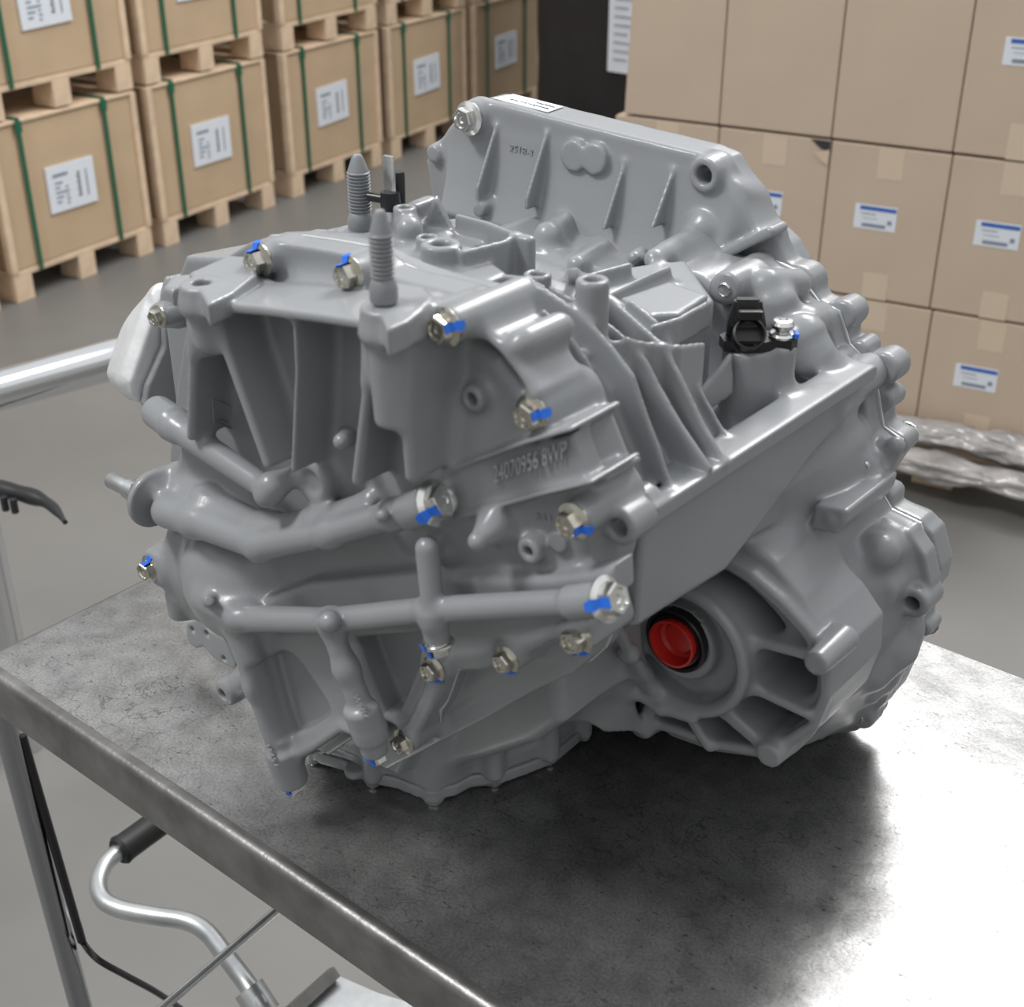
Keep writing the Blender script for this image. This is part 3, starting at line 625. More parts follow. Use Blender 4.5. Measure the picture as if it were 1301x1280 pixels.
# pipe stub at the left
tube(C, [(228, 682, -.072), (229, 765, -.072)], [15, 14], .008); C.cyl(Y(229, 752, -.072), Y(231, 781, -.072), rp(232, 770, -.07, 17), e=.002)
tube(C, [(210, 712, -.068), (232, 700, -.06)], [18, 18], .006)
tube(C, [(296, 874, -.055), (335, 850, -.045)], [17, 22], .008); boss(C, 284, 882, -.064, -.045, 17, 18, 8)
cover = C.build('side_cover', M['paint'], TR)
from mathutils.bvhtree import BVHTree
_bv = BVHTree.FromPolygons([v.co + Vector(ORG[cover]) for v in cover.data.vertices], [tuple(p.vertices) for p in cover.data.polygons])
def hit(px, py, off=.0):       # point of the cover's surface
    d = FW + Rt * (px - CX) / FPX - UP * (py - CY) / FPX; q = _bv.ray_cast(Vector(CAM), Vector(d).normalized())[0]
    return np.array(q) - np.array([0, off, 0]) if q else Y(px, py, YB)

# thin machined joint face between cover and case
bm = bmesh.new(); jp = y2(rim_px, YJ); cen = np.mean(jp, 0); n_ = len(jp); out = []
for i in range(n_):
    a = jp[i - 1]; b = jp[(i + 1) % n_]; t = b - a; nn = np.array([t[2], 0, -t[0]]); nn /= np.linalg.norm(nn)
    if nn @ (jp[i] - cen) < 0 and False: nn = -nn
    out.append((jp[i], nn))
sgn = 1 if sum((o_[1] @ (o_[0] - cen)) for o_ in out) > 0 else -1
add_prism(bm, [p + sgn * nn * .0006 + [0, -.0006, 0] for p, nn in out], (0, .0014, 0)); from_bm('joint_face', bm, M['alu'], TR, 'bare metal joint line', smooth=False)

# ---- main case
K = Field((-.30, -.032, T + .0), (.30, .300, T + .510), .0019)
inner = [(p[0] * .965 + cen[0] * .035, 0, p[2] * .965 + cen[2] * .035) for p in jp]
K.prism('y', [p for p in jp], YJ + .001, YJ + .014, e=.0015)
def xz(l): return [(x, 0, T + z) for x, z in l]
secA = xz([(-.235, .19), (-.235, .36), (-.20, .415), (-.10, .435), (.03, .436), (.075, .425), (.115, .40), (.145, .365), (.16, .345), (.203, .345), (.200, .268), (.17, .262), (.09, .225), (.045, .16), (-.01, .04), (-.10, .03), (-.20, .10)])
secB = xz([(-.235, .17), (-.235, .36), (-.20, .405), (-.10, .408), (.03, .400), (.085, .385), (.125, .35), (.15, .32), (.165, .333), (.203, .336), (.190, .262), (.15, .240), (.07, .20), (.035, .14), (-.01, .03), (-.10, .03), (-.20, .10)])
secC = xz([(-.24, .14), (-.24, .34), (-.20, .36), (-.10, .365), (.03, .358), (.09, .345), (.14, .325), (.175, .298), (.192, .292), (.203, .290), (.208, .24), (.22, .16), (.19, .08), (.12, .03), (.03, .02), (-.08, .02), (-.20, .08)])
K.loft([(YJ + .002, secA), (.10, secB), (.28, secC)], k=.004, e=.004)
# drum and circumferential ribs
dc = np.array([.035, 0, T + .298]); 
def drum(y0, y1, r, **k): K.cyl((dc[0], y0, dc[2]), (dc[0], y1, dc[2]), r, **k)
drum(YJ + .002, .09, .124, e=.003, k=.01)
def dpoly(pts, y, f): return [np.array([dc[0] + (p[0] - dc[0]) * f, y, dc[2] + (p[2] - dc[2]) * f]) for p in y2(pts, y)] + [np.array([dc[0], y, dc[2]])]
K.prism('y', dpoly([(655, 350), (690, 365), (725, 388), (755, 414), (779, 441), (806, 477), (825, 534), (837, 565), (856, 624)], -.002, .90), YJ, .02, e=.002, k=.004)
K.prism('y', dpoly([(740, 352), (775, 377), (812, 410), (846, 440), (868, 482), (893, 535), (925, 590)], .044, .86), .0, .085, e=.004, k=.006)
def ring(pts, y, th, depth, inn=.80):
    o_ = y2(pts, y); i_ = [np.array([dc[0] + (p[0] - dc[0]) * inn, y, dc[2] + (p[2] - dc[2]) * inn]) for p in o_][::-1]
    K.prism('y', o_ + i_, y - th / 2, y + th / 2, e=.0012, k=.005)
ring([(655, 350), (690, 365), (725, 388), (755, 414), (779, 441), (806, 477), (825, 534), (837, 565), (856, 624)], -.002, .004, .02, .78)
ring([(690, 392), (715, 415), (735, 440), (747, 456), (775, 515), (790, 574), (805, 622)], -.018, .003, .01, .84)
ring([(740, 352), (775, 377), (812, 410), (846, 440), (868, 482), (893, 535), (925, 590)], .044, .004, .02, .70)
ring([(700, 362), (745, 388), (790, 425), (822, 458), (838, 490), (868, 542), (907, 598)], .026, .004, .02, .74)
ring([(800, 380), (835, 408), (858, 447), (888, 490), (917, 542), (944, 578)], .078, .004, .02, .66)
K.plate([Y(866, 515, .06), Y(872, 508, .06), Y(880, 522, .07), Y(872, 530, .07)], .004)
# wavy web lying along the drum
def web(pts, drop, w):
    for (a, b) in zip(pts, pts[1:]):
        p = Y(*a); q = Y(*b); K.plate([p, q, q - [0, 0, drop], p - [0, 0, drop]], w, e=.001, k=.004)
web([(712, 468, -.028), (740, 450, -.008), (766, 436, .008), (797, 430, .022), (830, 436, .036), (862, 439, .055), (894, 435, .085)], .05, .0035)
# long rail along the right flank
r0 = Y(825, 653, -.03); 
K.wall('x', [np.array([0, y, Y(825, 653, -.03)[2]]) for y in (-.03, .24)], .0056, r0[0] - .02, r0[0] + .005, e=.0015, k=.004)
K.prism('x', [(0, YJ, T + .346), (0, .24, T + .342), (0, .22, T + .325), (0, .13, T + .285), (0, .07, T + .262), (0, YJ, T + .270)], r0[0] - .018, r0[0] - .004, e=.003, k=.006)
# second eye of the lug pair
disc(K, 806, 645, YJ, YJ + .014, 27, e=.002); bore(K, 806, 645, YJ, .03, 10)
# top deck details (z planes)
DK = .425
def zc(px, py, z, r, h, hole=0, F=K, k=.005, e=.0015, depth=.03):
    c = Zp(px, py, z); q = mm(c, r); F.cyl(c - [0, 0, h], c, q, e=e, k=k)
    if hole: F.cyl(c - [0, 0, depth], c + [0, 0, .004], mm(c, hole), e=.0005, k=.001, mode='-')
    return c
def zwall(pts, hw, z, h, F=K, k=.004):
    P = [Zp(*p, z) for p in pts]; hw = hw if hasattr(hw, '__len__') else [hw] * len(P); F.wall('z', P, [mm(p, h_) for p, h_ in zip(P, hw)], T + z - h, T + z, e=.0015, k=k)
K.prism('z', [Zp(*p, .436) for p in [(345, 322), (500, 345), (560, 365), (600, 372), (645, 350), (600, 318), (540, 310), (470, 300), (420, 296), (340, 300)]], T + .40, T + .438, e=.003, k=.006)
zwall([(588, 366), (641, 348), (668, 351)], 4, .452, .03)
zwall([(668, 351), (690, 362)], 4, .45, .03)
zc(753, 354, .462, 22, .09, 11); K.plate([Zp(735, 348, .460), Zp(722, 350, .455), Zp(722, 350, .40), Zp(735, 348, .40)], .008)
zc(683, 346, .448, 18, .03, 10); zc(560, 308, .452, 27, .035, 13); zc(543, 299, .450, 15, .03, 9)
zwall([(587, 318), (640, 305), (655, 296)], 4, .45, .035); zwall([(582, 272), (620, 282), (655, 296)], 4, .445, .03)
zwall([(655, 296), (672, 300)], 9, .45, .04)
K.prism('z', [Zp(*p, .43) for p in [(580, 320), (650, 300), (640, 290), (590, 275), (520, 285)]], T + .38, T + .430, e=.002)
K.prism('z', [Zp(*p, .43) for p in [(500, 292), (560, 286), (585, 330), (560, 350), (480, 318)]], T + .38, T + .432, e=.003, k=.01)
p0, p1, p2 = Zp(537, 293, .43), Zp(553, 247, .44), Zp(577, 296, .43); K.plate([p0, Y(553, 248, p0[1]), p0 + (p2 - p0)], .010, k=.004)
K.cap(Zp(520, 292, .445), Zp(520, 292, .42), mm(Zp(520, 292, .44), 17)); zc(514, 262, .455, 15, .04, 8, k=.006); zwall([(525, 258), (545, 250)], 10, .45, .02)
zc(455, 292, .430, 28, .03); zwall([(425, 292), (455, 290), (500, 288)], [10, 22, 20], .428, .03)
tube(K, [(483, 312, .06), (500, 316, .06)], 9)
zwall([(772, 373), (828, 347), (850, 338)], 3.5, .420, .03); zwall([(748, 348), (800, 334)], 3.5, .422, .03)
K.prism('z', [Zp(*p, .41) for p in [(700, 352), (748, 342), (830, 330), (872, 326), (908, 376), (862, 404), (820, 408), (770, 376)]], T + .34, T + .408, e=.004, k=.01)
K.prism('z', [Zp(*p, .415) for p in [(788, 382), (850, 360), (900, 378), (862, 402), (822, 404)]], T + .37, T + .417, e=.002, k=.006)
zwall([(828, 412), (862, 402), (902, 380)], 3, .418, .02)
# joint bosses towards the bell
def yb_(F, pts, r, k=.006): tube(F, pts, r, k)
yb_(K, [(697, 300, .235), (722, 281, .285)], [17, 15]); K.cap(Y(697, 300, .235), Y(697, 330, .235), rp(697, 300, .235, 16))
yb_(K, [(733, 337, .21), (768, 316, .275)], [13, 14]); yb_(K, [(806, 328, .21), (815, 322, .24)], 9); yb_(K, [(832, 330, .20), (880, 303, .28)], [14, 15])
for pts in ([(655, 300), (680, 318), (708, 322), (730, 330)], [(758, 345), (790, 350), (815, 345)], [(868, 330), (885, 345), (912, 358)], [(905, 360), (930, 385), (950, 400)]): K.wall('y', y2(pts, .25), .012, .22, .282, e=.004, k=.012)
yb_(K, [(922, 366, .215), (968, 340, .285)], [21, 22]); disc(K, 922, 366, .205, .25, 20, e=.003)
K.cyl(Y(982, 362, .235), Y(984, 420, .235), rp(982, 380, .235, 30), rp(982, 380, .235, 33), e=.012, k=.012); K.cap(Y(975, 362, .235), Y(1010, 362, .27), rp(990, 362, .24, 21))
yb_(K, [(1025, 412, .245), (1042, 405, .285)], [24, 22], .01)
K.chain([Y(1020, 430, .22), Y(1035, 455, .22), Y(1056, 470, .23)], [.018, .014, .012], .008); yb_(K, [(1052, 468, .22), (1076, 452, .285)], [13, 13])
yb_(K, [(1052, 508, .212), (1104, 472, .285)], [25, 24], .003); yb_(K, [(1030, 524, .20), (1048, 516, .21)], [17, 20], .008)
# sensor pedestal, valley and flank of the bell end
ps = Y(950, 440, .150); K.cyl(ps - [0, 0, .09], ps, mm(ps, 34), mm(ps, 31), e=.003, k=.012); pt = Y(996, 437, .165); K.cyl(pt - [0, 0, .09], pt, mm(pt, 17), e=.003, k=.012)
K.plate([Y(928, 448, .130), Y(886, 500, .10), Y(886, 530, .10), Y(930, 500, .130)], .005)
K.ell(Y(1040, 605, .225), (.030, .05, .055), k=.02)
# flank surfaces under the rail, flaring to the bell flange
flg = [(905, 352), (968, 328), (1005, 345), (1035, 385), (1062, 398), (1075, 440), (1105, 470), (1112, 505), (1118, 545), (1142, 562), (1140, 580), (1112, 622), (1128, 650), (1165, 668), (1182, 720), (1178, 760), (1166, 800), (1148, 850), (1132, 885), (1098, 920), (1060, 925), (1030, 955), (985, 968), (900, 952), (820, 905), (780, 800), (800, 600)]
FLP = y2(flg, .28)
mid = [(870, 640), (1000, 560), (1062, 545), (1085, 600), (1085, 660), (1090, 740), (1085, 830), (1060, 880), (1020, 945), (975, 962), (900, 950), (840, 915), (830, 760)]
K.loft([(.13, y2([(905, 700), (945, 690), (985, 720), (1020, 760), (1050, 815), (1058, 860), (1045, 915), (1015, 950), (975, 966), (905, 955), (850, 935), (815, 900), (830, 780)], .13)), (.20, y2([(880, 650), (1000, 560), (1040, 590), (1062, 680), (1085, 760), (1090, 830), (1075, 890), (1030, 945), (975, 965), (900, 950), (840, 905), (850, 720)], .20)), (.285, y2([(1000, 600), (1060, 548), (1108, 540), (1140, 568), (1112, 622), (1128, 650), (1165, 668), (1182, 720), (1178, 760), (1166, 800), (1148, 850), (1132, 885), (1098, 920), (1060, 925), (1030, 955), (985, 968), (900, 952), (820, 905), (780, 800), (850, 650)], .28))], k=.006, e=.004)
K.prism('y', FLP, .266, .284, e=.003, k=.006)
# outer wall of the differential bowl is hollow: cut the spoke pockets down
pk = [(862, 722), (905, 722), (945, 742), (985, 782), (1015, 822), (1034, 850), (1034, 880), (1022, 915), (990, 940), (962, 950), (905, 940), (850, 922), (826, 905), (815, 860), (800, 800)]
K.prism('y', y2(smoothpoly(pk, 2), .13), .09, .185, e=.004, k=.005, mode='-')
# hub: dished ring round the output bore
DC = Y(866, 826, .12)
def rr(px): return mm(DC, px)
DC = Y(868, 828, .102); K.cyl(DC, DC + [0, .11, 0], rr(93), rr(100), e=.004, k=.005)
K.cyl(DC + [0, -.012, 0], DC + [0, .016, 0], rr(78), rr(74), e=.003, k=.003, mode='-')
K.cyl(Y(861, 818, .106), Y(861, 818, .106) + [0, .03, 0], rr(53), rr(58), e=.003, k=.004)
BC = Y(858, 815, .102)
K.cyl(BC + [0, -.02, 0], BC + [0, .02, 0], mm(BC, 43), e=.001, k=.0015, mode='-')
K.torus(DC, rr(87), .004, k=.004)
for a, b, wd in (((940, 812), (1030, 838), 6), ((945, 872), (1022, 910), 6), ((905, 895), (972, 955), 9), ((868, 905), (898, 952), 6), ((830, 880), (816, 926), 8)):
    ridge(K, [a, b], [wd + 2, wd], .114, .20, e=.003, k=.010)
ridge(K, [(905, 708), (950, 735), (990, 770), (1022, 805), (1046, 842), (1046, 885), (1030, 925), (975, 960), (905, 948), (850, 928), (815, 916)], [8, 9, 9, 9, 9, 7, 7, 8, 7, 7, 8], .118, .2, e=.003, k=.006)
for px, py, y in ((1035, 845, .098), (975, 962, .108), (812, 925, .115)):
    disc(K, px, py, y, y + .045, 17, 20, e=.002, k=.008)

# arms left of the hub
tube(K, [(700, 857, .03), (762, 862, .07), (800, 874, .10), (840, 900, .10), (880, 914, .10)], [7, 8, 8, 8, 6], .006)
tube(K, [(780, 790, .02), (800, 830, .06), (826, 868, .10)], [8, 8, 8], .012)
K.plate([Y(700, 860, .03), Y(800, 876, .10), Y(812, 925, .115), Y(760, 922, .08), Y(720, 900, .04)], .012, k=.01)
# lower case above the oil pan
pan = [(392, 958), (404, 975), (440, 986), (468, 1000), (505, 1008), (528, 1018), (550, 1021), (578, 1017), (600, 1005), (640, 1000), (668, 990), (705, 975), (740, 945), (762, 915), (790, 890), (720, 800), (560, 780), (430, 860)]
def zoff(pts, z): return [Zp(*p, z) for p in pts]
panp = zoff(pan, .006); pc = np.mean(panp, 0)
def shrink(P, f): return [pc + (p - pc) * f for p in P]
K.prism('z', panp, T + .022, T + .036, e=.002, k=.004); K.prism('z', shrink(panp, .965), T + .036, T + .046, e=.002, k=.004)
K.prism('z', shrink(panp, .90), T + .03, T + .20, e=.006, k=.008)
def pinb(px, py, z0, z1, r, r1=None, lab=0):
    c = Zp(px, py, z0); K.cyl(c, [c[0], c[1], T + z1], mm(c, r), mm(c, r1 or r), e=.006, k=.006)
for a in ((551, 1015, .004, .070, 17, 14), (628, 990, .016, .075, 13), (698, 965, .016, .080, 13), (474, 994, .012, .07, 12), (397, 966, .012, .06, 13), (742, 938, .012, .07, 10)): pinb(*a)
K.prism('y', y2([(430, 900), (560, 820), (680, 800), (730, 850), (735, 905), (700, 930), (640, 950), (560, 970), (500, 960)], .02), .0, .10, e=.01, k=.02)
# right side: box with round mark, bosses of the flange
bx = [(1032, 655), (1060, 622), (1100, 600), (1112, 618), (1085, 650), (1062, 676), (1032, 672)]
K.prism('y', y2([(1034, 642), (1028, 673), (1062, 681), (1073, 666), (1076, 650)], .175), .175, .255, e=.003, k=.005)
disc(K, 1053, 662, .1735, .19, 9, e=.0006, k=.001); 
tube(K, [(1098, 592, .245), (1100, 590, .28)], [20, 26], .01); tube(K, [(1138, 566, .262), (1120, 590, .27)], [12, 18], .01)
disc(K, 1116, 752, .235, .28, 20, 24, e=.003, k=.01)
tube(K, [(1120, 700, .235), (1130, 692, .28)], [24, 28], .01)
K.chain([Y(1105, 850, .245), Y(1140, 822, .262), Y(1158, 800, .27)], [.018, .015, .010], .008)
tube(K, [(1105, 880, .255), (1130, 862, .272)], [14, 10], .006)
disc(K, 1092, 912, .262, .284, 18, e=.003); disc(K, 1024, 957, .262, .284, 16, e=.003)
disc(K, 1158, 768, .252, .284, 21, e=.003); bore(K, 1158, 768, .252, .04, 10)
B_plate = lambda: 0
K.plate([Y(1160, 668, .275), Y(1182, 700, .275), Y(1190, 738, .275), Y(1178, 758, .275), Y(1155, 735, .275), Y(1150, 690, .275)], .02, k=.003)
# ring boss and bracket at the lower left
case = K.build('main_case', M['paint'], TR)

# ---- bell housing behind
B = Field((-.335, .262, T + .0), (.30, .372, T + .52), .0021)
bell_ = [(math.cos(t) * .258 - .0, .3, math.sin(t) * .236 + T + .262 - .01) for t in np.linspace(0, 2 * math.pi, 48)[:-1]]
bellp = [(-.255, 0, T + .30), (-.262, 0, T + .20), (-.245, 0, T + .12), (-.19, 0, T + .06), (-.10, 0, T + .03), (0, 0, T + .02), (.10, 0, T + .028)] + [FLP[i] for i in (23, 22, 21, 20, 19, 18, 17, 16, 15, 14, 13, 12, 11, 10, 8, 7, 6, 5, 4, 3, 2, 0)]
B.prism('y', bellp, .288, .308, e=.004, off=-.004)
B.prism('y', FLP, .287, .310, e=.003)
plate = [(545, 250), (538, 205), (546, 188), (562, 172), (590, 136), (606, 128), (640, 134), (700, 150), (800, 175), (882, 195), (908, 206), (930, 245), (956, 290), (985, 318), (1000, 345), (1000, 400), (800, 420), (600, 380), (552, 300)]
B.prism('y', y2(plate, .290), .292, .332, e=.004, k=.01)
top = Y(620, 135, .29)
# lower step of the plate
B.prism('x', [(0, .30, T + .44), (0, .287, T + .415), (0, .268, T + .375), (0, .30, T + .36), (0, .33, T + .36), (0, .33, T + .43)], Y(575, 240, .29)[0], Y(930, 300, .29)[0], e=.004, k=.02)
# gussets
def gus(t, f, b, th=.0042):
    p = Y(*t, .290); q = X(*f, p[0]); r = np.array([p[0], .30, q[2] - .0]); B.plate([p, q, r, p + [0, .012, 0]], th, e=.001, k=.004)
gus((630, 157), (600, 256), None); gus((694, 166), (663, 268), None); gus((793, 203), (765, 292), None); gus((855, 213), (827, 290), None)
# twin round pads
for px, py in ((727, 199), (753, 203)): disc(B, px, py, .284, .30, 20, 21, e=.0012, k=.002)
disc(B, 598, 150, .284, .30, 21, 24, e=.003, k=.006); disc(B, 893, 223, .284, .31, 22, 24, e=.002, k=.005); bore(B, 893, 223, .284, .06, 12)
disc(B, 549, 196, .285, .32, 12, e=.003); 
yb_(B, [(722, 281, .285), (752, 262, .315)], [15, 17]); yb_(B, [(768, 316, .283), (800, 296, .315)], [13, 13]); yb_(B, [(878, 303, .28), (895, 292, .29), (925, 275, .325)], [17, 25, 30], .005)
yb_(B, [(605, 268, .262), (650, 247, .30)], [9, 11], .004)
B.prism('y', y2([(880, 350), (935, 322), (990, 290), (1000, 330), (1020, 362), (1050, 420), (900, 420)], .295), .288, .308, e=.003, k=.008)
B.wall('y', y2([(912, 328), (955, 306), (985, 292)], .282), .004, .272, .296, e=.0015, k=.004)
for px, py, r_ in ((1012, 362, 24), (1068, 402, 20), (1090, 446, 13), (1120, 470, 22), (1140, 566, 12), (1122, 634, 12), (1170, 800, 12), (1098, 905, 16), (1030, 950, 14), (1120, 510, 15), (968, 338, 20)):
    disc(B, px, py, .287, .312, r_, e=.003, k=.004)
B.prism('y', y2([(1148, 655), (1166, 662), (1184, 678), (1195, 722), (1190, 746), (1176, 758), (1156, 736), (1148, 700)], .288), .288, .312, e=.0015, k=.003)
B.build('bell_housing', M['paint'], TR)
bm = bmesh.new(); add_prism(bm, [p * [1, 0, 1] + [.0009 * np.sign(p[0]), .2842, .0006] for p in FLP], (0, .0018, 0)); from_bm('joint_face', bm, M['alu'], TR, 'bare metal joint line of the bell housing', smooth=False)

# ---- oil pan
Q = Field((-.20, -.04, T - .004), (.16, .32, T + .05), .002)
Q.prism('z', panp, T + .009, T + .0205, e=.002)
Q.prism('z', shrink(panp, .88), T + .001, T + .012, e=.004, k=.006)
for px, py, r_ in ((551, 1018, 17), (628, 995, 12), (698, 968, 12), (474, 998, 12), (398, 968, 13), (742, 940, 10)):
    c = Zp(px, py, .002); Q.cyl(c, c + [0, 0, .018], mm(c, r_ * .75), mm(c, r_), e=.002, k=.004)
c = Zp(450, 975, .022); Q.cyl(c - [0, 0, .008], c, mm(c, 13), e=.002)
Q.build('oil_pan', M['paint'], TR)

# ------------------------------------------------------------------ bolts, studs, sensor, plugs
def bolt_mesh():
    bm = bmesh.new(); add_lathe(bm, [(.0075, -.004), (.0085, 0), (.0108, .0002), (.0110, .0014), (.0082, .0028)], (0, 0, 0), (0, 0, 1), 32)
    n = []; 
    for r, z in ((.0078, .002), (.0078, .0082), (.0070, .0092)): n.append([bm.verts.new((r * math.cos(math.pi / 3 * i), r * math.sin(math.pi / 3 * i), z)) for i in range(6)])
    for a, b in zip(n, n[1:]):
        for i in range(6): bm.faces.new((a[i], a[(i + 1) % 6], b[(i + 1) % 6], b[i]))
    c_ = []
    for r, z in ((.0052, .0092), (.0046, .0078), (.0022, .0078), (.0014, .0072)): c_.append([bm.verts.new((r * math.cos(math.pi / 12 * i), r * math.sin(math.pi / 12 * i), z)) for i in range(24)])
    for a, b in zip(c_, c_[1:]):
        for i in range(24): bm.faces.new((a[i], a[(i + 1) % 24], b[(i + 1) % 24], b[i]))
    bm.faces.new(c_[-1])
    for i in range(6):                       # annular top, stitched hexagon to circle
        h0, h1 = n[-1][i], n[-1][(i + 1) % 6]; arc = [c_[0][(4 * i + j) % 24] for j in range(5)]
        for j in range(4): bm.faces.new((arc[j], h0 if j < 2 else h1, arc[j + 1])) if j != 2 else bm.faces.new((arc[2], h1, arc[3]))
        bm.faces.new((h0, h1, arc[2]))
    bmesh.ops.recalc_face_normals(bm, faces=bm.faces[:])
    me = bpy.data.meshes.new('bolt'); bm.to_mesh(me); bm.free(); me.polygons.foreach_set('use_smooth', [True] * len(me.polygons)); sharp(me, .4); return me
BM = bolt_mesh(); BM.materials.append(M['steelw']); BM2 = BM.copy(); BM2.materials[0] = M['steel']
def mark_mesh():
    """stripe of paint pen across hexagon side, flange and the boss beneath"""
    bm = bmesh.new(); w_ = .0024; prof = [(.0070, .0088), (.0073, .0080), (.0074, .0030), (.0108, .0014), (.0112, -.0002), (.0116, -.0025)]
    rr_ = random.Random(3); A = [(bm.verts.new((x, -w_ + rr_.uniform(-.0008, .0008), z + .0002)), bm.verts.new((x, w_ + rr_.uniform(-.0008, .0008), z + .0002))) for x, z in prof]
    for a, b in zip(A, A[1:]): bm.faces.new((a[0], b[0], b[1], a[1]))
    g = bmesh.ops.extrude_face_region(bm, geom=bm.faces[:]); bmesh.ops.translate(bm, verts=[v_ for v_ in g['geom'] if isinstance(v_, bmesh.types.BMVert)], vec=(.0003, 0, .0003))
    bmesh.ops.recalc_face_normals(bm, faces=bm.faces[:])
    me = bpy.data.meshes.new('paint_mark'); bm.to_mesh(me); bm.free(); me.materials.append(M['blue']); return me
MK = mark_mesh()
def bolt(p, axis, s=1., mark=None, me=None, spin=0., lab=None):
    """mark: world direction in which the paint stripe runs from the head"""
    n = Vector(axis).normalized(); u = Vector(mark) if mark is not None else Vector((0, 0, 1)); u = (u - n * u.dot(n)).normalized(); v = n.cross(u)
    rot = Matrix(((u[0], v[0], n[0], 0), (u[1], v[1], n[1], 0), (u[2], v[2], n[2], 0), (0, 0, 0, 1)))
    o = bpy.data.objects.new('bolt', me or BM); COL.objects.link(o); o.parent = TR
    o.matrix_local = Matrix.Translation(Vector(np.array(p) - ORG[TR])) @ rot @ Matrix.Rotation(spin, 4, 'Z') @ Matrix.Scale(s, 4)
    if lab: o['label'] = lab
    if mark is not None:
        m_ = bpy.data.objects.new('paint_mark', MK); COL.objects.link(m_); m_.parent = o; m_.matrix_local = Matrix.Rotation(-spin, 4, 'Z'); m_['label'] = 'blue paint pen stripe'
    return o
ny = (0, -1, 0); XR = (1, 0, 0); 
mk_dir = [(-.2, 0, 1), (-.3, 0, 1), (1, 0, .35), (1, 0, .35), (1, 0, -.15), (.6, 0, -1), (.6, 0, -1), (.6, 0, -1), None, None, (.1, 0, 1)]
for (px, py, y, s_, r_), md in zip(bolts_y, mk_dir): bolt(Y(px, py, y - .0), ny, s_ * (1.0 if px not in (645, 552, 514) else .86), md, spin=.4)
# gallery plugs, each in line with its own gallery
def inl(a, b): d = np.array(b) - np.array(a); return d / np.linalg.norm(d)
d_ = inl(Y(500, 654, -.1), Y(552, 640, -.1)); bolt(Y(551, 640, -.1), d_, 1.28, (-.2, -1, -.5), BM2, .2, 'large zinc plated plug bolt')
d_ = inl(Y(545, 775, -.098), Y(735, 765, -.098)); bolt(Y(768, 762, -.096), d_, 1.2, (-.1, -1, .1), BM2, .5, 'large zinc plated plug bolt')
d_ = inl(Y(345, 625, -.10), Y(225, 543, -.092)); bolt(Y(199, 523, -.085), d_, .85, (.3, -1, .2), BM2, .2)
d_ = inl(Y(551, 790, -.108), Y(556, 816, -.108)); bolt(Y(556, 816, -.104), d_, .95, (-.3, -1, 0), BM2, .2)
d_ = inl(Y(330, 870, -.092), Y(371, 994, -.092)); bolt(Y(371, 993, -.084), d_, .95, (0, -1, .3), BM2, .2)
d_ = inl(Y(440, 850, -.1), Y(477, 958, -.1)); bolt(Y(477, 957, -.098), d_, .8, (0, -1, .3), BM2, .2)
bolt(Y(597, 150, .283), ny, 1.32, None, BM2, .3, 'large bright bolt at the corner of the bell housing')
for px, py, y in ((1143, 558, .300), (1124, 631, .300), (973, 334, .300), (1046, 402, .300), (1113, 468, .300), (1170, 800, .300)):
    bolt(Y(px, py, y) + [0, .011, 0], (0, 1, 0), .9, (-.6, 0, .8), BM2, .2)
for px, py, y in ((1090, 912, .2615), (1022, 957, .2615), (1097, 593, .236), (921, 368, .2045), (1116, 752, .2345)):
    bm = bmesh.new(); c = Y(px, py, y); add_lathe(bm, [(.0052, .001), (.0052, -.0012), (.0044, -.0018), (.0036, -.0012), (.0008, -.0010)], c, (0, 1, 0), 24); from_bm('bolt_end', bm, M['steel'], TR, 'bright round end of a through bolt', origin=c)
for px, py, r_ in ((551, 1021, 8), (628, 999, 6), (474, 1001, 6), (399, 971, 6), (698, 972, 6)):
    bm = bmesh.new(); c = Zp(px, py, .0); q = mm(c, r_); add_lathe(bm, [(q * .9, .0002), (q, .001), (q, .005)], c, (0, 0, 1), 18); from_bm('pan_bolt', bm, M['steel'], TR, origin=c)

# threaded studs
def stud(base, h, r, hexb=True):
    prof = [(r * 1.10, 0), (r * 1.16, .002), (r * 1.16, .0075), (r * 1.04, .0105), (r * .96, .012)]; z = .013; top_ = h - .013; q = .0024
    while z < top_: prof += [(r * .86, z), (r * .88, z + q * .2), (r * 1.02, z + q * .55), (r * 1.02, z + q * .75)]; z += q
    prof += [(r * .93, z), (r * .90, z + .001), (r * .50, h - .002), (r * .44, h - .001), (r * .34, h)]
    bm = bmesh.new(); add_lathe(bm, prof, base, (0, 0, 1), 32); return from_bm('threaded_stud', bm, M['paint2'], TR, origin=base)
b1 = c2 + np.array([0, 0, -.001]); p_top = X(485, 268, b1[0]); stud(Y(488, 383, -.118), Y(486, 268, -.118)[2] - Y(488, 383, -.118)[2], rp(488, 350, -.118, 16)).__setitem__('label', 'nearer threaded stud on the tower of the cover')
c = Zp(459, 291, .430); hh = Y(457, 197, c[1])[2] - c[2]; stud(c, hh, mm(c, 14.5)).__setitem__('label', 'farther threaded stud')
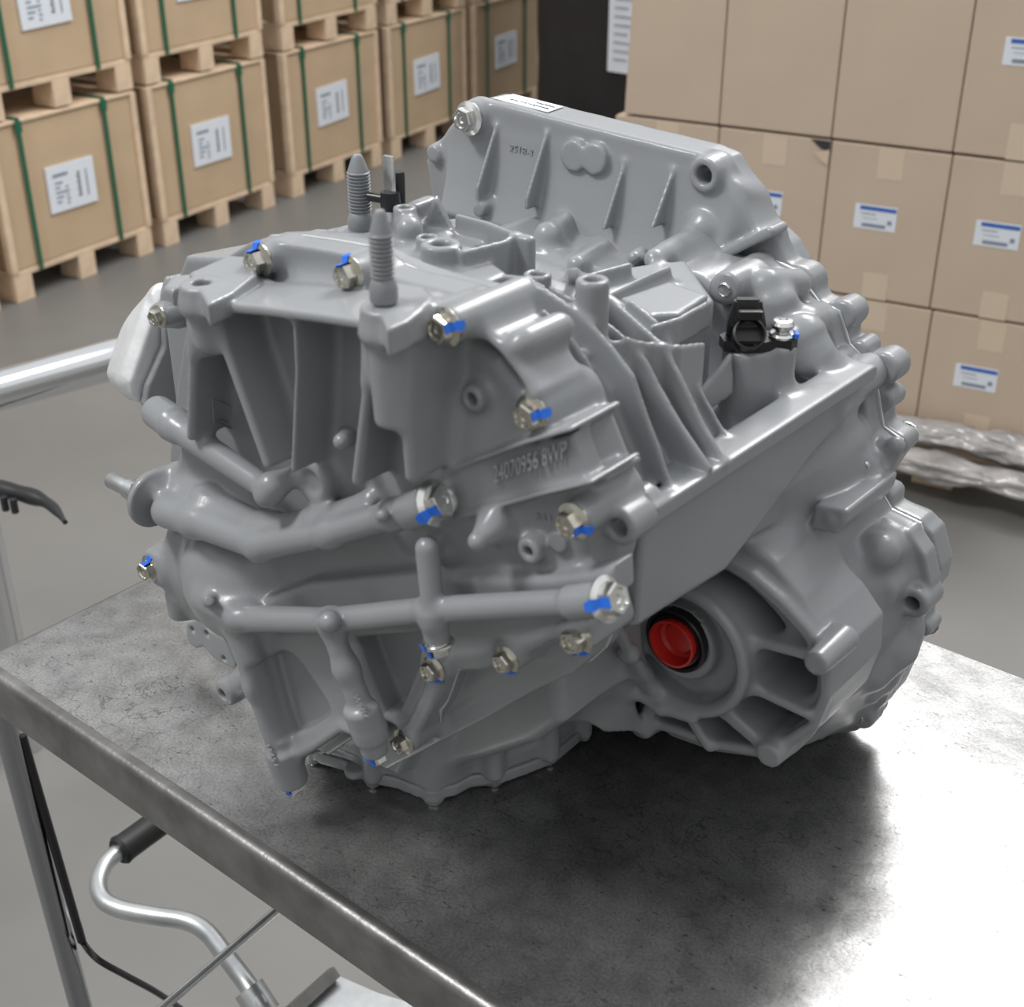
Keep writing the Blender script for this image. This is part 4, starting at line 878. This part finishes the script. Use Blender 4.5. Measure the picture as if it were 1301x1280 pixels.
# flat shaft key beside the studs
c = Zp(498, 300, .43); tt = Y(491, 197, c[1]); q = mm(c, 1)
bm = bmesh.new(); add_lathe(bm, [(q * 8, 0), (q * 8, tt[2] - c[2] - .035), (q * 7, tt[2] - c[2] - .032)], c, (0, 0, 1), 24); add_box(bm, (c[0] - q * 8, c[1] - q * 3, tt[2] - .045), (c[0] + q * 8, c[1] + q * 3, tt[2]), None, .001)
from_bm('shift_shaft', bm, M['chrome'], TR, 'shiny flat-ended shaft between the studs', origin=c)
bm = bmesh.new(); zc_ = Y(490, 258, c[1])[2]; add_lathe(bm, [(q * 12, -.004), (q * 13, 0), (q * 12, .009)], (c[0], c[1], zc_), (0, 0, 1), 24); add_lathe(bm, [(q * 6, 0), (q * 6, .018)], (c[0], c[1], zc_ + .003), (-1, -.2, 0), 14); from_bm('clamp', bm, M['black'], TR, 'black clamp on the shaft', origin=c)
c = Zp(508, 268, .445); bm = bmesh.new(); add_lathe(bm, [(mm(c, 8), 0), (mm(c, 8), .026), (mm(c, 7), .028)], c, (0, 0, 1), 20); from_bm('breather_cap', bm, M['black'], TR, 'small black cylindrical cap', origin=c)
# sensor
cS = Y(950, 440, .150); ex = Vector((1, 0, 0)); a_ = math.radians(-8)
def smt(p): return Matrix.Translation(Vector(p)) @ Matrix.Rotation(a_, 4, 'Z')
bm = bmesh.new(); q = mm(cS, 1)
outl = [(-33, -17), (-14, -24), (12, -24), (34, -14), (52, -16), (62, -4), (58, 14), (40, 18), (20, 22), (-20, 22), (-36, 6)]
u_ = np.array([Rt[0], Rt[1], 0]); v_ = np.array([Fh[0], Fh[1], 0])
add_prism(bm, [cS + u_ * a * q + v_ * b * q for a, b in outl], (0, 0, .007)); sens = from_bm('speed_sensor', bm, M['black'], TR, 'black electrical speed sensor with socket', smooth=False, origin=cS)
bm = bmesh.new(); cc = cS + [0, 0, .006] - u_ * 3 * q
def lay(l, z): return [cc + u_ * a * q + v_ * b * q + [0, 0, z] for a, b in l]
l0 = [(-25, -2), (-20, -6), (18, -6), (24, -2), (24, 16), (-24, 16)]; l1 = [(-18, 2), (-14, 0), (12, 0), (16, 2), (17, 16), (-16, 16)]
A = [bm.verts.new(p) for p in lay(l0, 0)]; A2 = [bm.verts.new(p) for p in lay(l0, .010)]; B_ = [bm.verts.new(p) for p in lay(l1, .026)]
for r0_, r1_ in ((A, A2), (A2, B_)):
    for i in range(6): bm.faces.new((r0_[i], r0_[(i + 1) % 6], r1_[(i + 1) % 6], r1_[i]))
bm.faces.new(A[::-1]); bm.faces.new(B_); bmesh.ops.recalc_face_normals(bm, faces=bm.faces[:]); bmesh.ops.bevel(bm, geom=bm.edges[:], offset=.0014, segments=2, affect='EDGES')
from_bm('socket_housing', bm, M['black'], sens, smooth=False)
bm = bmesh.new(); qo = cc - v_ * 10 * q + [0, 0, .002]; add_lathe(bm, [(q * 21, 0), (q * 21, .009), (q * 18.5, .0095), (q * 18, .002)], qo, -v_ * .75 + np.array([0, 0, .65]), 32); from_bm('socket_rim', bm, M['black'], sens)
bm = bmesh.new(); qo = cc - v_ * 14 * q + [0, 0, .019]; add_box(bm, (-.008, -.003, -.003), (.008, .002, .003), Matrix.Translation(Vector(qo)) @ Matrix.Rotation(math.radians(39.7), 4, 'Z'), .001); from_bm('latch_tab', bm, M['black'], sens, smooth=False)
c = cS + u_ * 42 * q + [0, 0, .007]; bm = bmesh.new(); add_lathe(bm, [(q * 16, 0), (q * 17, .0015), (q * 15, .003), (q * 9, .0035), (q * 9, .006), (q * 14, .0065), (q * 15, .009), (q * 12, .0115), (q * 6, .0118), (q * 4, .010)], c, (0, 0, 1), 28); scr = from_bm('screw', bm, M['steel'], sens, 'bright screw of the sensor', origin=c)
bm = bmesh.new(); add_box(bm, (-q * 3, -q * 8, 0), (q * 3, q * 8, .004), Matrix.Translation(Vector(c + u_ * 17 * q - v_ * 4 * q)) @ Matrix.Rotation(.6, 4, 'Z'), .0008); from_bm('paint_mark', bm, M['blue'], sens, 'blue paint pen stripe', smooth=False)
# output seal and red plug
c = BC + [0, -.002, 0]; bm = bmesh.new(); q = mm(BC, 1)
add_lathe(bm, [(q * 44, .012), (q * 44, .001), (q * 42, 0), (q * 39, .001), (q * 37.5, .003), (q * 36, .0015), (q * 33, .0015), (q * 31, .005), (q * 31, .012)], c, (0, 1, 0), 64, False); from_bm('shaft_seal', bm, M['black'], TR, 'black rubber shaft seal', origin=c)
bm = bmesh.new(); c = BC + [0, -.005, 0]; add_lathe(bm, [(q * 31, .014), (q * 32, .004), (q * 33.5, 0), (q * 33, -.001), (q * 30, -.001), (q * 29, .001), (q * 26.5, .009), (q * 22, .011), (q * 20, .0095), (q * 1, .0095)], c, (0, 1, 0), 64, True); from_bm('sealing_plug', bm, M['red'], TR, 'bright red plastic dust plug in the output bore', origin=c)
# shift shaft fitting at the left
c0 = cs + np.array([-.005, 0, .002]); q = rs_
bm = bmesh.new(); add_lathe(bm, [(q * 24, 0), (q * 26, -.003), (q * 24, -.005)], c0, (1, 0, 0), 6); add_lathe(bm, [(q * 22, -.005), (q * 22, -.012), (q * 16, -.016)], c0, (1, 0, 0), 6); fit = from_bm('shaft_nut', bm, M['steelw'], TR, 'hexagonal nut on the shaft at the left', origin=c0)
bm = bmesh.new(); add_lathe(bm, [(q * 15, -.012), (q * 14, -.026), (q * 11, -.028), (q * 11, -.048), (q * 9, -.050)], c0, (1, 0, 0), 24); from_bm('shaft_tip', bm, M['rodm'], fit, origin=c0)
# bare aluminium side housing at the upper left
A_ = Field((-.40, -.10, T + .25), (-.20, .12, T + .50), .002); xa = -.262
apx = [(210, 366), (222, 362), (226, 400), (222, 470), (214, 500), (192, 514), (176, 512), (168, 500), (166, 486), (185, 430), (200, 385)]
ap = [X(*p, xa) for p in apx]; A_.prism('x', ap, xa - .007, xa, e=.0015); ac = np.mean(ap, 0)
smoothap = [p for p in spline(ap + [ap[0]], 3)[:-1]]; am = [ac + (p - ac) * .9 for p in smoothap]; A_.prism('x', am, xa - .013, xa - .005, e=.002)
am2 = [ac + (p - ac) * .42 + [0, -.003, -.014] for p in smoothap]
for t_ in range(9):
    f_ = t_ / 8; pp = [a * (1 - f_) + b * f_ for a, b in zip(am, am2)]; A_.prism('x', [p for p in pp], xa - .014 - .028 * math.sin(f_ * 1.45), xa - .010, e=.003, k=.010)
A_.cyl(X(206, 375, xa - .012), X(206, 375, xa - .002), .008, e=.002)
A_.build('aluminium_cap', M['alu'], TR, 'bare cast aluminium housing cap at the left')
bk = [(206, 372), (212, 352), (240, 346), (262, 360), (262, 480), (240, 510), (206, 520), (180, 516), (184, 490), (206, 440)]
S_ = Field((-.30, -.12, T + .25), (-.15, .12, T + .50), .002); S_.prism('x', [X(*p, xa + .004) for p in bk], xa, xa + .008, e=.0015)
S_.build('side_bracket', M['paint'], TR)
S_ = Field((-.30, -.12, T + .25), (-.15, .12, T + .50), .002); S_.prism('z', [V(a, b, 'z', Y(225, 352, -.06)[2]) for a, b in [(206, 362), (215, 348), (245, 344), (262, 352), (240, 372)]], Y(225, 352, -.06)[2] - .02, Y(225, 352, -.06)[2] - .001, e=.004)
S_.build('bracket_tab', M['paint'], TR)
# small bracket with holes at the lower left
G = Field((-.36, -.06, T + .02), (-.14, .10, T + .24), .0018); yg = .0
G.prism('y', y2([(236, 792), (252, 786), (262, 800), (286, 812), (300, 846), (296, 860), (272, 838), (258, 822), (244, 826), (236, 808)], yg), yg, yg + .008, e=.001)
for px, py in ((244, 801), (262, 806), (284, 838)): bore(G, px, py, yg, .02, 4.5)
G.build('bracket', M['paint'], TR)
# ---- raised cast lettering
def letters(txt, p0, p1, hpx, depth, mat_, lab, up=None, name='cast_lettering', parent=None, nrm=None):
    cu = bpy.data.curves.new('t', 'FONT'); cu.body = txt; cu.size = 1; cu.extrude = .5; cu.resolution_u = 3
    o = bpy.data.objects.new('t', cu); COL.objects.link(o); me = bpy.data.meshes.new_from_object(o.evaluated_get(bpy.context.evaluated_depsgraph_get())); bpy.data.objects.remove(o)
    xs = [v.co.x for v in me.vertices]; ys_ = [v.co.y for v in me.vertices]; w_ = max(xs) - min(xs); h_ = max(ys_) - min(ys_)
    p0 = Vector(p0); p1 = Vector(p1); u = p1 - p0; n = Vector(nrm or (0, -1, 0)); v = n.cross(u.normalized()) * (mm(np.array(p0), hpx))
    if up: v = Vector(up).normalized() * mm(np.array(p0), hpx)
    for q in me.vertices:
        c = q.co; q.co = p0 + u * ((c.x - min(xs)) / w_) + v * ((c.y - min(ys_)) / h_) + n * (c.z * depth) - Vector(ORG[parent or TR])
    o = link(name, me, mat_, parent or TR, ORG[parent or TR], lab); return o
M['ltr'] = mat('pale_cast_letter', (.36, .375, .39), .4, .2)  # raised letters given a paler tone than the casting paint
letters('24070956 8WP', Y(628, 614, -.0838), Y(720, 582, -.0822), 24, .0012, M['ltr'], 'raised cast part number', up=(-.05, 0, 1))
letters('511', hit(683, 660, .0003), hit(702, 662, .0003), 9, .001, M['paint'], 'small raised cast number')
letters('WHH', hit(449, 882, .0008), hit(462, 910, .0008), 12, .0012, M['ltr'], 'small raised cast mark', up=(.9, 0, .45))
letters('1M51', hit(339, 946, .001), hit(350, 972, .001), 9, .001, M['ltr'], 'small raised cast mark', up=(.9, 0, .45))
letters('2518-3', Y(648, 192, .2895), Y(677, 199, .2895), 9, .0016, M['paint'], 'raised cast number on the bell housing')
letters('M 35', Y(648, 206, .2895), Y(674, 212, .2895), 8, .0016, M['paint'], 'raised cast mark on the bell housing')
letters('21', hit(277, 532, .0003), hit(288, 536, .0003), 18, .001, M['paint'], 'small raised cast number in a frame')
bm = bmesh.new()
fr = [(270, 508), (292, 516), (294, 545), (272, 536)]
for a, b in zip(fr, fr[1:] + fr[:1]): add_tube(bm, [hit(*a), hit(*b)], .0006, 6)
from_bm('raised_frame', bm, M['paint'], TR)
# casting seam scratches of bare metal
for pts in ([(584, 850), (576, 872), (568, 892), (560, 902), (560, 918)],):
    bm = bmesh.new(); add_tube(bm, [hit(a, b, .0002) for a, b in pts], [.0004, .0008, .0006, .0010, .0004], 6); from_bm('bare_metal_scratch', bm, M['alu'], TR, 'pale scratch of bare metal')
# white paper label on the top face of the bell housing
zt = None
lt = [(626, 126), (652, 121), (716, 137), (696, 144)]
tp = y2(plate, .29); 
def topz(x):     # height of the sloping top face above x
    pts = [(p[0], p[2]) for p in tp[5:10]]
    return float(np.interp(x, [p[0] for p in pts], [p[1] for p in pts]))
def ontop(px, py):
    lo, hi = .28, .40
    for _ in range(40):
        m_ = (lo + hi) / 2; p = Y(px, py, m_)
        if p[2] > topz(p[0]): lo = m_
        else: hi = m_
    return Y(px, py, m_)
P4 = [ontop(*p) for p in lt]
bm = bmesh.new(); add_prism(bm, [p + [0, 0, .0006] for p in P4], (0, 0, .0005)); lbl = from_bm('paper_label', bm, M['paper'], TR, 'white paper label with small print', smooth=False)
letters('24070956', P4[0] * .45 + P4[3] * .55 + (P4[1] - P4[0]) * .62 + [0, 0, .0012], P4[0] * .12 + P4[3] * .88 + (P4[1] - P4[0]) * .62 + [0, 0, .0012], 4, .0003, M['inkk'], None, up=tuple(P4[1] - P4[0]), name='printed_text', parent=lbl, nrm=(0, 0, 1))
letters('GM4.17 (LY4 BJOR080)', P4[0] * .8 + P4[3] * .2 + (P4[1] - P4[0]) * .25 + [0, 0, .0012], P4[0] * .1 + P4[3] * .9 + (P4[1] - P4[0]) * .25 + [0, 0, .0012], 5, .0003, M['inkk'], None, up=tuple(P4[1] - P4[0]), name='printed_text', parent=lbl, nrm=(0, 0, 1))
